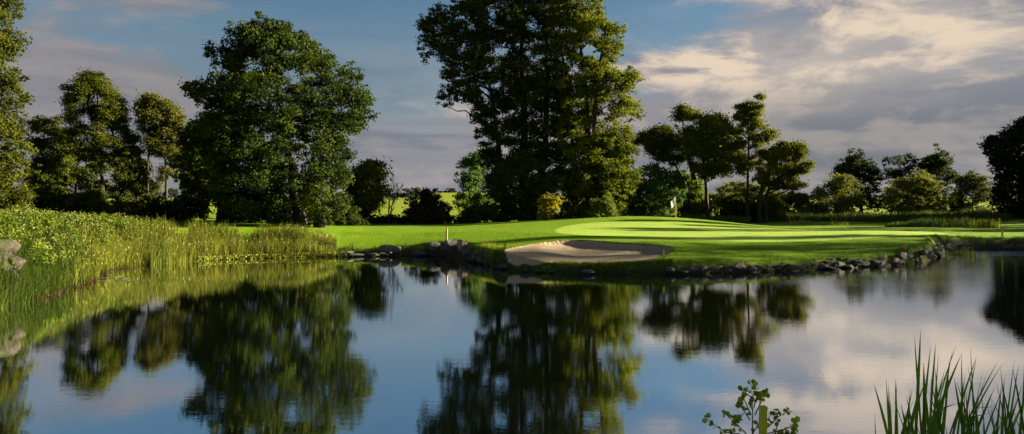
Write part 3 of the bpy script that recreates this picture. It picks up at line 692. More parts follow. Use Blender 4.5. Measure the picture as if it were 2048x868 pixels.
def shore_pts(px0, px1, step):
    P = POND_R; out = []
    seg = [(P[i], P[(i + 1) % len(P)]) for i in range(len(P))]
    for a, b in seg:
        ln = np.linalg.norm(b - a); 
        if a[1] < 36: continue
        n = max(1, int(ln / step))
        for k in range(n):
            p = a + (b - a) * (k + r.random() * .4) / n
            px = CX + p[0] / p[1] * F
            if px0 < px < px1: out.append((p, (b - a) / ln, px))
    return out
def rock_row(px0, px1, step, s0, s1, label, group, zlo=.02, zhi=.3, off=.25, flat=.5):
    for p, t, px in shore_pts(px0, px1, step):
        nrm = np.array([-t[1], t[0]])
        q = p + nrm * .1
        if sdist(POND_R, [q[0]], [q[1]])[0] > 0: nrm = -nrm     # inland
        s = r.uniform(s0, s1); o_ = off + r.uniform(-.25, .25)
        p2 = p + nrm * o_
        z = r.uniform(zlo, zhi)
        rock('boulder', r.choice(RM), (p2[0], p2[1], z), (s * r.uniform(.9, 1.5), s * r.uniform(.7, 1.), s * r.uniform(flat * .65, flat * 1.35)),
             (r.uniform(-.2, .2), r.uniform(-.2, .2), math.atan2(t[1], t[0]) + r.uniform(-.5, .5)), label, group)
rock_row(672, 885, .5, .18, .42, 'grey boulder in the low wall under the left part of the lawn', 'boulders under the left lawn', .0, .3, .2)
rock_row(700, 885, .8, .15, .38, 'upper stone in the low wall under the left part of the lawn', 'upper stones under the left lawn', .3, .5, .6)
rock_row(925, 1010, .5, .2, .45, 'boulder on the shore between the pink stone and the bunker', 'boulders left of the bunker', .0, .3)
rock_row(1010, 1335, .7, .12, .34, 'dark boulder at the waterline below the sand bunker', 'boulders below the bunker', -.05, .15, .12)
rock_row(1335, 1640, .42, .13, .4, 'grey boulder at the waterline in front of the green, right of the bunker', 'boulders in front of the green', -.05, .3, .25)
rock_row(1400, 1640, .7, .12, .26, 'upper stone set in the turf edge in front of the green', 'upper stones in front of the green', .22, .42, .5, .7)
rock_row(1640, 1900, .6, .14, .3, 'upper stone set in the turf edge on the right part of the shore', 'upper stones on the right part of the shore', .3, .5, .55, .7)
rock_row(1640, 1800, .42, .15, .48, 'pale grey boulder on the right part of the shore below the green', 'boulders on the right part of the shore', .0, .38, .3)
rock_row(1800, 1935, .42, .2, .55, 'large dark boulder where the shore turns away on the right', 'boulders at the right corner of the shore', .05, .6, .4)
rock_row(1935, 2200, .5, .2, .55, 'shaded boulder of the low wall at the far right inlet', 'boulders at the far right inlet', .05, .6, .4)
# named stones at the point
def named(px, y, D, sc, rot, label, me):
    p = W(px, y, D); return rock('boulder', me, p, sc, rot, label)
named(868, 494, 50.9, (.62, .45, .36), (.1, .1, .3), 'broad grey slab left of the orange post at the point', RM[2])
named(903, 491, 50.0, (.75, .5, .58), (0, .25, .2), 'largest grey block directly under the orange post', RM[4])
named(924, 489, 49.2, (.34, .4, .55), (.1, 0, .1), 'upright pink sunlit stone beside the orange post', rock_mesh(31, M_pink))
named(938, 500, 47.9, (.7, .42, .3), (.15, -.35, -.3), 'pale flat sloping slab right of the pink stone', RM[5])
named(780, 497, 51.3, (.75, .4, .3), (0, .05, .1), 'long pale flat stone in the middle of the left wall', RM[1])
# the pile at the left edge
for i, (px, y, D, s, lab) in enumerate([(-6, 494, 27.5, .78, 'topmost tan sunlit rock of the pile at the left edge'), (20, 500, 27.7, .56, 'angular tan rock at the upper right of the left edge pile'),
                                        (2, 524, 27.0, .68, 'middle tan rock of the pile at the left edge'), (30, 527, 27.3, .46, 'small brown rock at the right side of the left edge pile'),
                                        (-24, 518, 26.9, .8, 'tan rock cut by the left edge of the picture'), (-6, 556, 26.7, .7, 'lowest shaded rock of the left edge pile, among rushes'), (22, 552, 27.0, .5, 'small shaded stone low in the rushes by the left edge')]):
    D += 2.4; s *= 1.05
    rock('boulder', rock_mesh(40 + i, M_tan), W(px, y, D), (s, s * .8, s * .68), (r.uniform(-.4, .4), r.uniform(-.4, .4), r.uniform(0, 6)), lab)

# ------------------------------------------------------------------ grasses and reeds
def blades(base, height, width, lean, rng, segs=3, droop=.3):
    """base (n,3), height (n,) -> strips"""
    n = len(base)
    az = rng.uniform(0, 2 * math.pi, n); ld = np.c_[np.cos(az), np.sin(az), np.zeros(n)]
    fa = rng.uniform(0, math.pi, n); wd = np.c_[np.cos(fa), np.sin(fa) * .4, np.zeros(n)]
    le = rng.uniform(0, 1, n) * lean
    V = np.empty((n, (segs + 1) * 2, 3))
    for k in range(segs + 1):
        t = k / segs
        c = base + ld * (le * height * t ** 2)[:, None]
        c[:, 2] = base[:, 2] + height * (t - droop * le * t ** 3)
        w = width * (1 - t ** 2.2 * .95) * .5
        V[:, 2 * k] = c - wd * np.reshape(w, (-1, 1)); V[:, 2 * k + 1] = c + wd * np.reshape(w, (-1, 1))
    F0 = np.array([[2 * k, 2 * k + 1, 2 * k + 3, 2 * k + 2] for k in range(segs)])
    Fc = (np.arange(n)[:, None, None] * (segs + 1) * 2 + F0[None]).reshape(-1, 4)
    tint = np.repeat(rng.uniform(0, 1, n), segs)
    return V.reshape(-1, 3), Fc, tint

def merged(name, parts, mat, label, cat, group=None, kind=None):
    Vs, Fs, Ts, n = [], [], [], 0
    for v, f, t in parts: Vs.append(v); Fs.append(f + n); Ts.append(t); n += len(v)
    o = mesh_np(name, np.vstack(Vs), np.vstack(Fs), mat, attrs={'tint': ('FACE', np.concatenate(Ts))})
    return tag(o, label, cat, group, kind)

rg = np.random.default_rng(77)
def scatter(fn, n, xr, yr):
    out = np.empty((0, 2))
    while len(out) < n:
        p = np.c_[rg.uniform(*xr, n), rg.uniform(*yr, n)]
        out = np.vstack([out, p[fn(p)]])
    return out[:n]
def onground(p, dz=-.05):
    z = terrain(p[:, 0], p[:, 1]); return np.c_[p, np.maximum(z, -.05) + dz]
def pxo(p): return CX + p[:, 0] / p[:, 1] * F
def shd(p): return -sdist(POND_R, p[:, 0], p[:, 1])

# reed bed along the left shore
M_reed = leaf_mat((.016, .036, .005), (.225, .235, .042), .36)
def f_reed(p):
    s = shd(p); q = pxo(p)
    return (s > np.where(q < 300, -.1, -.45)) & (s < 1.9 + .5 * wob(p[:, 0], p[:, 1], .8)) & (q > 110) & (q < 672) & (p[:, 1] > 29)
pr = scatter(lambda p: f_reed(p) & (rg.uniform(0, 1, len(p)) < np.clip((pxo(p) - 120) / 130, 0, 1)) & (wob(p[:, 0], p[:, 1], 1.9, 1) > -1.1), 17000, (-34, -8), (29, 56))
hr = rg.uniform(.55, 1.65, len(pr)) * (1 + .14 * wob(pr[:, 0], pr[:, 1], .8)) * np.interp(pxo(pr), [120, 250, 330, 620, 672], [.7, .95, 1.02, .95, .5])
parts = [blades(onground(pr), hr, .05, .45, rg)]
k = rg.choice(len(pr), 2600); bp = onground(pr[k]); bp[:, 2] += hr[k] * .82
merged('reed_bed', parts, M_reed, 'long bed of sunlit yellow green reeds along the left shore', 'reeds', kind='stuff')
merged('reed_plumes', [leaves(bp + rg.normal(size=bp.shape) * .07, .13, None, .2, rg, .35)], leaf_mat((.18, .17, .06), (.38, .35, .15), .35), 'pale feathery plumes on the reeds of the left shore', 'reeds', kind='stuff')
# low creeping plants at the foot of the reeds
pl = scatter(lambda p: (np.abs(shd(p)) < .55) & (pxo(p) > 395) & (pxo(p) < 672), 9000, (-23, -8), (44, 54))
pl3 = np.c_[pl, np.maximum(terrain(pl[:, 0], pl[:, 1]), 0) + rg.uniform(.02, .28, len(pl))]
merged('creeping_plants', [leaves(pl3, .11, None, .6, rg, .8)], leaf_mat((.10, .13, .015), (.30, .30, .05), .3), 'low bright creeping plants at the foot of the reeds', 'water plants', kind='stuff')
# dark rushes on the near left bank
def f_rush(p):
    s = shd(p); q = pxo(p)
    return (s > -.1) & (s < 2.0) & (q > -60) & (q < 235) & (p[:, 1] > 25) & (p[:, 1] < 42) & (rg.uniform(0, 1, len(p)) < np.clip((250 - q) / 90, 0, 1))
pr = scatter(f_rush, 7000, (-30, -15), (25, 42))
hr = rg.uniform(.35, 1.2, len(pr)) * (1 + .3 * wob(pr[:, 0], pr[:, 1], 1.4)) * np.interp(pxo(pr), [120, 235], [1, .55])
merged('rushes', [blades(onground(pr), hr, .04, .8, rg)], leaf_mat((.012, .028, .006), (.07, .10, .018), .3), 'deep green rushes at the waterline of the near left bank', 'rushes', kind='stuff')
pr = scatter(lambda p: (np.abs(shd(p) - .02) < .3) & (pxo(p) > -40) & (pxo(p) < 680), 2600, (-34, -8), (25, 54))
merged('dead_reeds', [blades(onground(pr, .0), rg.uniform(.05, .42, len(pr)), .035, 1.6, rg)], leaf_mat((.012, .008, .005), (.09, .055, .028), .2), 'brown dead stems along the waterline of the left bank', 'dead reeds', kind='stuff')
pr = scatter(lambda p: (shd(p) > -.35) & (shd(p) < 1.2) & (pxo(p) > -60) & (pxo(p) < 75), 1500, (-22, -15), (25, 30))
merged('rushes', [blades(onground(pr), rg.uniform(.5, 1.25, len(pr)), .035, .7, rg)], leaf_mat((.014, .032, .006), (.09, .12, .02), .3), 'green rushes hiding the foot of the rock pile at the left edge', 'rushes', kind='stuff')
# weeds covering the left bank, in bushy lumps
def f_weed(p):
    s = shd(p); q = pxo(p)
    lim = np.interp(q, [-200, 0, 150, 250, 330], [14, 13, 11, 8, 3])
    return (s > .9) & (s < lim) & (q > -120) & (q < 345) & (p[:, 1] > 25) & ~((q < 60) & (s < 2.2))
def weed_mass(name, n_l, n_leaf, hmax, lf, mat, label):
    pw = scatter(f_weed, n_l, (-48, -18), (25, 60)); bw = onground(pw, 0)
    R = rg.uniform(.22, .8, n_l); hh = rg.uniform(0, hmax, n_l) * (1 + .8 * wob(pw[:, 0], pw[:, 1], .6))
    K = 9; sub = rg.normal(size=(n_l, K, 3)); sub /= np.linalg.norm(sub, axis=2)[..., None]; sub *= rg.uniform(.4, 1.05, (n_l, K, 1)); sub[..., 2] = np.abs(sub[..., 2]) * .85
    wg = R ** 2 / (R ** 2).sum(); ci = rg.choice(n_l, n_leaf, p=wg); ki = rg.integers(0, K, n_leaf)
    u = sub[ci, ki] * R[ci][:, None]
    P_ = bw[ci] + np.c_[np.zeros(n_leaf), np.zeros(n_leaf), hh[ci]] + u + rg.normal(size=(n_leaf, 3)) * .09
    P_[:, 2] = np.maximum(P_[:, 2], bw[ci][:, 2] + rg.uniform(0, .25, n_leaf))
    v, f, t = leaves(P_, lf, u / R[ci][:, None], .3, rg, .6)
    merged(name, [(v, f, np.clip(.6 * rg.uniform(0, 1, (n_l, K))[ci, ki] + .4 * t, 0, 1))], mat, label, 'weeds', kind='stuff')
    return bw, R, hh
bw, Rw, hw = weed_mass('bank_weeds', 620, 85000, .3, .12, leaf_mat((.02, .045, .004), (.12, .155, .014), .25), 'dense leafy green weeds covering the left bank')
sel = rg.integers(0, len(bw), 15000)
sel = sel[wob(bw[sel][:, 0], bw[sel][:, 1], .5, 2) > .0]
u = rg.normal(size=(len(sel), 3)); u /= np.linalg.norm(u, axis=1)[:, None]; u[:, 2] = np.abs(u[:, 2])
top = bw[sel] + np.c_[np.zeros(len(sel)), np.zeros(len(sel)), hw[sel]] + u * (Rw[sel] * rg.uniform(.85, 1.15, len(sel)))[:, None]
merged('seed_heads', [leaves(top, .075, None, .3, rg, .8)], leaf_mat((.15, .155, .05), (.33, .30, .11), .3), 'pale cream seed heads above the weeds of the left bank', 'weeds', kind='stuff')
# tall grass of the meadow behind the green
def f_mead(p):
    q = pxo(p); return (q > 1480) & (q < 2060) & (p[:, 1] > 89 + 2 * wob(p[:, 0] * .3, p[:, 1] * .1)) & (p[:, 1] < 97)
pm = scatter(f_mead, 16000, (25, 68), (86, 98))
merged('meadow_grass', [blades(onground(pm), rg.uniform(.5, 1.15, len(pm)) * (1 + .25 * wob(pm[:, 0], pm[:, 1], .5)), .07, .6, rg)], leaf_mat((.03, .05, .01), (.10, .12, .03), .3), 'strip of tall rank grass behind the green on the right', 'grass', kind='stuff')
def f_mead2(p):
    q = pxo(p); return (q > 1770) & (q < 1985) & (p[:, 1] > 74) & (p[:, 1] < 79)
pm = scatter(lambda p: f_mead2(p) & (wob(p[:, 0], p[:, 1], 1.1, 4) > -.25), 4200, (36, 52), (74, 79))
merged('rushes', [blades(onground(pm), rg.uniform(.25, 1.0, len(pm)) * (1 + .5 * wob(pm[:, 0], pm[:, 1], .9)) * np.interp(pxo(pm), [1770, 1840, 1930, 1985], [.35, 1, 1, .5]), .06, .4, rg)], leaf_mat((.03, .055, .012), (.09, .12, .03), .3), 'dark upright rushes just beyond the right end of the green', 'rushes', kind='stuff')
def f_under(p):
    q = pxo(p); return (q > 1090) & (q < 1500) & (p[:, 1] > 82) & (p[:, 1] < 88)
pm = scatter(f_under, 6000, (4, 30), (82, 88))
merged('undergrowth', [blades(onground(pm), rg.uniform(.4, 1.2, len(pm)), .09, .7, rg)], leaf_mat((.03, .06, .012), (.11, .14, .03), .35), 'green undergrowth along the foot of the trees behind the flag', 'undergrowth', kind='stuff')
# shore tufts between stones and turf
def f_tuft(p):
    s = shd(p); q = pxo(p); return (s > .25) & (s < .95) & (q > 675) & (q < 2100) & (p[:, 1] > 38) & (wob(p[:, 0], p[:, 1], 1.1, 3) > -.15) & (sdist(BUNK_R, p[:, 0], p[:, 1]) < -.05)
pt = scatter(f_tuft, 9000, (-12, 44), (38, 60))
merged('grass_tufts', [blades(onground(pt), rg.uniform(.08, .3, len(pt)), .025, .9, rg)], leaf_mat((.04, .08, .01), (.14, .19, .03), .3), 'ragged grass tufts over the stones along the shore', 'grass', kind='stuff')
def f_hang(p):
    s = shd(p); q = pxo(p); return (s > .1) & (s < 1.2) & (q > 985) & (q < 1345) & (sdist(BUNK_R, p[:, 0], p[:, 1]) < 0)
pt = scatter(f_hang, 9000, (-2, 10), (38, 44))
merged('bank_grass', [blades(onground(pt), rg.uniform(.06, .26, len(pt)), .03, 1.1, rg)], leaf_mat((.02, .04, .006), (.07, .11, .015), .3), 'dark grass hanging over the bank below the bunker', 'grass', kind='stuff')
# turf pile: short blades over the near lawn so that its edge and surface are not perfectly clean
def f_turf(p):
    s = shd(p); q = pxo(p); return (s > .6) & (s < 9) & (q > 680) & (q < 1930) & (sdist(BUNK_R, p[:, 0], p[:, 1]) < -.02) & (sdist(GREEN_R, p[:, 0], p[:, 1]) < 0)
pt = scatter(f_turf, 42000, (-14, 34), (39, 62))
merged('turf_grass', [blades(onground(pt, -.01), rg.uniform(.03, .075, len(pt)), .02, .9, rg, 2)], leaf_mat((.06, .145, .004), (.16, .24, .008), .3), 'short rough grass of the lawn nearest the water', 'grass', kind='stuff')

def tuft(px, D, n, h, w, spread, cols, label, cat='grass clump', name='grass_clump', seed=0):
    rr_ = np.random.default_rng(500 + seed)
    c = np.array([(px - CX) / F * D, D]); p = c + rr_.normal(size=(n, 2)) * spread
    b = onground(p)
    v, f, t = blades(b, rr_.uniform(h * .5, h, n), w, .7, rr_)
    return merged(name, [(v, f, t)], leaf_mat(*cols, .4), label, cat)
YG = ((.14, .15, .02), (.34, .31, .06))
tuft(1975, 73, 420, 1.15, .05, .45, YG, 'yellow green grass clump catching the sun beyond the right end of the green', seed=1)
tuft(1605, 82, 160, .7, .05, .5, YG, 'low sunlit grass clump right of the pair of small stakes', seed=2)
tuft(1668, 80, 120, .6, .05, .6, YG, 'faint sunlit grass tuft between the stakes and the right end of the green', seed=3)
tuft(1812, 45.2, 260, .5, .035, .22, ((.04, .08, .015), (.1, .15, .03)), 'bushy green weed growing over the boulders on the right shore', 'weed', 'weed_clump', seed=4)
tuft(1925, 51.5, 320, .7, .04, .5, ((.04, .06, .015), (.1, .11, .03)), 'ragged weeds at the corner where the right shore turns away', 'weed', 'weed_clump', seed=5)
tuft(972, 46.6, 160, .35, .03, .25, YG, 'small sunlit grass tuft at the edge left of the bunker', seed=6)
tuft(693, 51.2, 220, .75, .035, .3, ((.06, .1, .015), (.18, .2, .05)), 'end tuft of reeds where the stone wall begins', 'reeds', 'reed_clump', seed=7)

# ------------------------------------------------------------------ lily pads
m, g, out = new_mat('lily_leaf'); n_ = g.noise(g.pos(), 3, 2)
principled(g, out, g.mix(n_, (.04, .06, .02), (.12, .13, .05)), .45)
for i in range(11):
    a = r.uniform(0, 6.28); p = W(210 + i * 5.2, 558 + r.uniform(-3, 3), 1); D = EYE * F / (558 + r.uniform(-5, 4) - HZ); x = (198 + i * 6 - CX) / F * D
    R_ = r.uniform(.13, .24); bm = bmesh.new()
    vs = [bm.verts.new((0, 0, .0))] + [bm.verts.new((R_ * (1 + .05 * math.sin(5 * t)) * math.cos(t), R_ * math.sin(t), .004 * math.sin(3 * t))) for t in np.linspace(.25, 6.03, 18)]
    for j in range(1, 18): bm.faces.new((vs[0], vs[j], vs[j + 1]))
    ret = bmesh.ops.extrude_face_region(bm, geom=bm.faces[:]); 
    for v in [e for e in ret['geom'] if isinstance(e, bmesh.types.BMVert)]: v.co.z += .006
    me = bpy.data.meshes.new('lily_pad'); bm.to_mesh(me); bm.free(); me.materials.append(m)
    o = bpy.data.objects.new('lily_pad', me); COL.objects.link(o); o.location = (x, D, .006); o.rotation_euler[2] = a
    tag(o, 'flat lily leaf floating off the left reeds', 'lily pad', 'lily leaves floating off the left reeds')

# ------------------------------------------------------------------ stakes, flag
def paint_mat(name, c, rough=.6, var=.25):
    m, g, out = new_mat(name)
    n = g.noise(g.scale(g.pos(), (9, 9, 2)), 5, 5, .65)
    principled(g, out, g.mix(g.ramp(n, .3, .7), tuple(v * (1 - var) for v in c), c), rough, g.bump(n, .3, .004))
    return m
M_orange = paint_mat('weathered_orange_timber', (.36, .18, .045)); M_yellow = paint_mat('yellow_paint', (.70, .45, .04)); M_pale = paint_mat('pale_timber', (.42, .30, .14))
M_olive = paint_mat('olive_yellow_paint', (.36, .30, .035), .55, .35)
def stake(name, px, ytop, D, w, mat, label, zb=None, tilt=(0, 0), cap=False, group=None, sides=4):
    x = (px - CX) / F * D; zt = EYE - (ytop - HZ) * D / F
    if zb is None: zb = float(terrain(np.array([x]), np.array([D]))[0])
    h = zt - zb
    bm = bmesh.new()
    def ringp(z, s, n=sides):
        return [bm.verts.new((s * .5 * 1.41 * math.cos(math.pi / sides + 2 * math.pi * i / n), s * .5 * 1.41 * math.sin(math.pi / sides + 2 * math.pi * i / n), z)) for i in range(n)]
    prof = [(-.3, w * .9), (h * .5, w), (h - .02, w), (h, w * .86)]
    if cap: prof = [(-.3, w), (h * .5, w * .98), (h - .028, w), (h - .027, w * 1.12), (h - .006, w * 1.12), (h, w * 1.0)]
    rings = [ringp(z, s) for z, s in prof]
    for a_, b_ in zip(rings, rings[1:]):
        for i in range(sides): bm.faces.new((a_[i], a_[(i + 1) % sides], b_[(i + 1) % sides], b_[i]))
    bm.faces.new(rings[-1]); bm.faces.new(list(reversed(rings[0])))
    me = bpy.data.meshes.new(name); bm.to_mesh(me); bm.free(); me.materials.append(mat)
    o = bpy.data.objects.new(name, me); COL.objects.link(o); o.location = (x, D, zb); o.rotation_euler = (tilt[0], tilt[1], .12)
    return tag(o, label, 'stake', group)
stake('marker_stake', 893.5, 457, 51.2, .10, M_orange, 'stout orange brown post on the stone point', sides=8)
stake('marker_stake', 1010, 484, 45.3, .085, M_orange, 'short orange stake at the left tip of the bunker')
stake('marker_stake', 1327.5, 500, 40.7, .085, M_yellow, 'short bright yellow stake at the right end of the bunker')
stake('marker_stake', 1581, 440.5, 82, .11, M_pale, 'left one of the two small pale stakes beyond the green')
stake('marker_stake', 1588, 441.5, 82.3, .11, M_pale, 'right one of the two small pale stakes beyond the green')
stake('marker_stake', 2004.5, 452, 59.8, .1, M_pale, 'slim pale stake above the far right inlet')
stake('marker_stake', 1811, 484, 45.8, .05, M_yellow, 'tiny yellow stake above the boulders on the right shore')
stake('marker_stake', 1525, 812, 5.8, .047, M_olive, 'olive yellow square post in the foreground among sapling leaves', cap=True, tilt=(.0, .004))

def flag():
    D = 75; px = 1352; x = (px - CX) / F * D; zb = float(terrain(np.array([x]), np.array([D]))[0]); zt = EYE - (392.5 - HZ) * D / F
    root = empty('golf_flag', (x, D, zb), 'white golf flag on a yellow pole standing on the crest of the green', 'golf flag')
    T = Tubes(); T.add([(x, D, zb - .1), (x - .02, D, zb + 1.0), (x - .07, D, zt)], [.026, .024, .02], 8); T.build('pole', M_yellow, root)
    T = Tubes(); T.add([(x, D, zb - .02), (x, D, zb + .012)], [.11, .11], 14)
    T.build('cup', paint_mat('cup_white', (.6, .6, .55)), root)
    m, g, out = new_mat('flag_cloth')
    d = g.n.new('ShaderNodeBsdfDiffuse'); d.inputs[0].default_value = (.82, .82, .82, 1)
    t = g.n.new('ShaderNodeBsdfTranslucent'); t.inputs[0].default_value = (.8, .8, .8, 1)
    mx = g.n.new('ShaderNodeMixShader'); mx.inputs[0].default_value = .55
    g.l.new(d.outputs[0], mx.inputs[1]); g.l.new(t.outputs[0], mx.inputs[2]); g.l.new(mx.outputs[0], out.inputs[0])
    # limp cloth hanging from the pole top, swinging left
    nu, nv = 10, 8; Vv = []
    s = D / F
    for j in range(nv):
        b = j / (nv - 1)                       # 0 top edge .. 1 bottom edge, along the pole
        hx, hz = x - .07, zt - b * 15 * s
        for i in range(nu):
            a_ = i / (nu - 1)
            tx = hx - a_ * 9 * s * (1 - .15 * b); tz = hz - a_ * (11 + 1 * b) * s * (1 - .1 * b)
            Vv.append((tx, D + .07 * math.sin(a_ * 7 + b * 2) * a_, tz + .02 * math.sin(a_ * 9)))
    Fc = [(j * nu + i, j * nu + i + 1, (j + 1) * nu + i + 1, (j + 1) * nu + i) for j in range(nv - 1) for i in range(nu - 1)]
    c = mesh_np('flag_cloth', Vv, Fc, m, root, smooth=True)
    sd = c.modifiers.new('thick', 'SOLIDIFY'); sd.thickness = .006
    # small dark emblem on the cloth
    e = np.array(Vv[3 * nu + 4]); 
    Ve = [(e[0] + q * .05 * s * 20 * .9, e[1] - .03, e[2] + w_ * .11) for q, w_ in ((-.8, -.6), (.2, -1), (.8, -.2), (.9, .8), (0, .4), (-.5, .6))]
    mesh_np('emblem', Ve, [(0, 1, 2, 3), (0, 3, 4, 5)], paint_mat('emblem_ink', (.08, .09, .16)), root)
flag()

# ------------------------------------------------------------------ foreground reeds
def fg_reeds(px0, D, tips, extra, label, seed, spread):
    rr_ = np.random.default_rng(seed); Vs, Fs, Ts, n = [], [], [], 0
    items = [(t, True) for t in tips]
    for _ in range(extra):
        items.append(((px0 + rr_.normal() * spread * 1.3, rr_.uniform(748, 850)), False))
    bx0 = (px0 - CX) / F * D
    for (tp, _) in items:
        d = D + rr_.uniform(-.35, .35)
        tip = W(tp[0], tp[1], d)
        base = np.array([bx0 + (tip[0] - bx0) * .42 + rr_.normal() * .06, d + rr_.uniform(-.15, .15), -.1])
        bend = tp[2] if len(tp) > 2 else rr_.uniform(-.03, .1)
        ln = tip[2] - base[2]; segs = 14
        t = np.linspace(0, 1, segs + 1)
        side = np.sign(tip[0] - base[0]) or 1
        P = base + (tip - base) * t[:, None]
        P[:, 0] -= side * bend * ln * np.sin(t * math.pi) ** 1.0 * 1.2
        P[:, 1] += .04 * np.sin(t * 2.5 + rr_.uniform(0, 6))
        if len(tp) > 3:                           # kinked leaf
            k = int(segs * .8); dirv = np.array([tp[3], 0, tp[4]]); 
            for j in range(k, segs + 1): P[j] = P[k] + dirv * (j - k) / (segs - k)
        w = rr_.uniform(.010, .019) * np.clip((1 - t) * 5.5, .0, 1) ** .8 * np.clip(.6 + t, 0, 1)
        tang = np.gradient(P, axis=0); tang /= np.linalg.norm(tang, axis=1)[:, None]
        fa = rr_.uniform(-.9, .9); vv = np.array([math.cos(fa), math.sin(fa), 0])
        tw = np.array([vv * math.cos(a) + np.array([-vv[1], vv[0], 0]) * math.sin(a) for a in t * rr_.uniform(-1, 1)])
        sd_ = tw - tang * (tw * tang).sum(1)[:, None]
        fold = np.cross(tang, sd_)
        V3 = np.stack([P - sd_ * w[:, None], P + fold * w[:, None] * .5, P + sd_ * w[:, None]], 1).reshape(-1, 3)
        f = []
        for j in range(segs):
            f += [(3 * j, 3 * j + 1, 3 * j + 4, 3 * j + 3), (3 * j + 1, 3 * j + 2, 3 * j + 5, 3 * j + 4)]
        Vs.append(V3); Fs.append(np.array(f) + n); Ts.append(np.full(len(f), rr_.uniform())); n += len(V3)
    return merged('reed_clump', list(zip(Vs, [f - 0 for f in _rebase(Fs, Vs)], Ts)), leaf_mat((.03, .085, .014), (.13, .22, .03), .35), label, 'reeds', 'reed clumps in the foreground')
def _rebase(Fs, Vs):
    out, n = [], 0
    for f, v in zip(Fs, Vs): out.append(f - n); n += len(v)
    return out
fg_reeds(1852, 7.9, [(1838, 656, .0), (1832, 668, .0), (1858, 689, .02), (1872, 682, .02), (1914, 688, .04), (1921, 705, .08), (1903, 700, .03), (1880, 705, .03), (1845, 720, .01), (1890, 735, .05), (1866, 730, .02), (1912, 690, .09), (1896, 712, .0), (1850, 740, .01), (1905, 712, .03, .14, .05), (1880, 725, .0, -.10, .03)], 20,
         'tall dark reed clump with the highest blade, in the right foreground', 1, 30)
fg_reeds(1925, 7.7, [(1936, 686, .02), (1952, 708, .08), (1957, 718, .04), (1999, 716, .12), (2011, 726, .14), (1972, 744, .05), (1940, 730, .03), (1918, 700, .0), (1986, 770, .08), (1965, 735, .04), (1930, 745, .02), (1930, 712, .05, .20, .02), (1965, 745, .04, .22, .05), (1945, 735, .02, -.12, .0)], 18,
         'middle reed clump with blades leaning right, in the right foreground', 2, 30)
fg_reeds(1795, 8.1, [(1771, 753, .0), (1797, 762, .01), (1827, 777, .06), (1815, 790, .04), (1783, 800, .0), (1808, 820, .02)], 5, 'small sparse reed clump left of the tall foreground reeds', 3, 18)
fg_reeds(2030, 7.6, [(2031, 718, .01), (1995, 727, .02), (2020, 733, .03), (2047, 689, .0), (1988, 760, .03), (2042, 700, .02), (2060, 690, .02), (2012, 750, .02), (2038, 726, .02)], 24, 'dense reed clump cut by the right edge of the foreground', 4, 26)

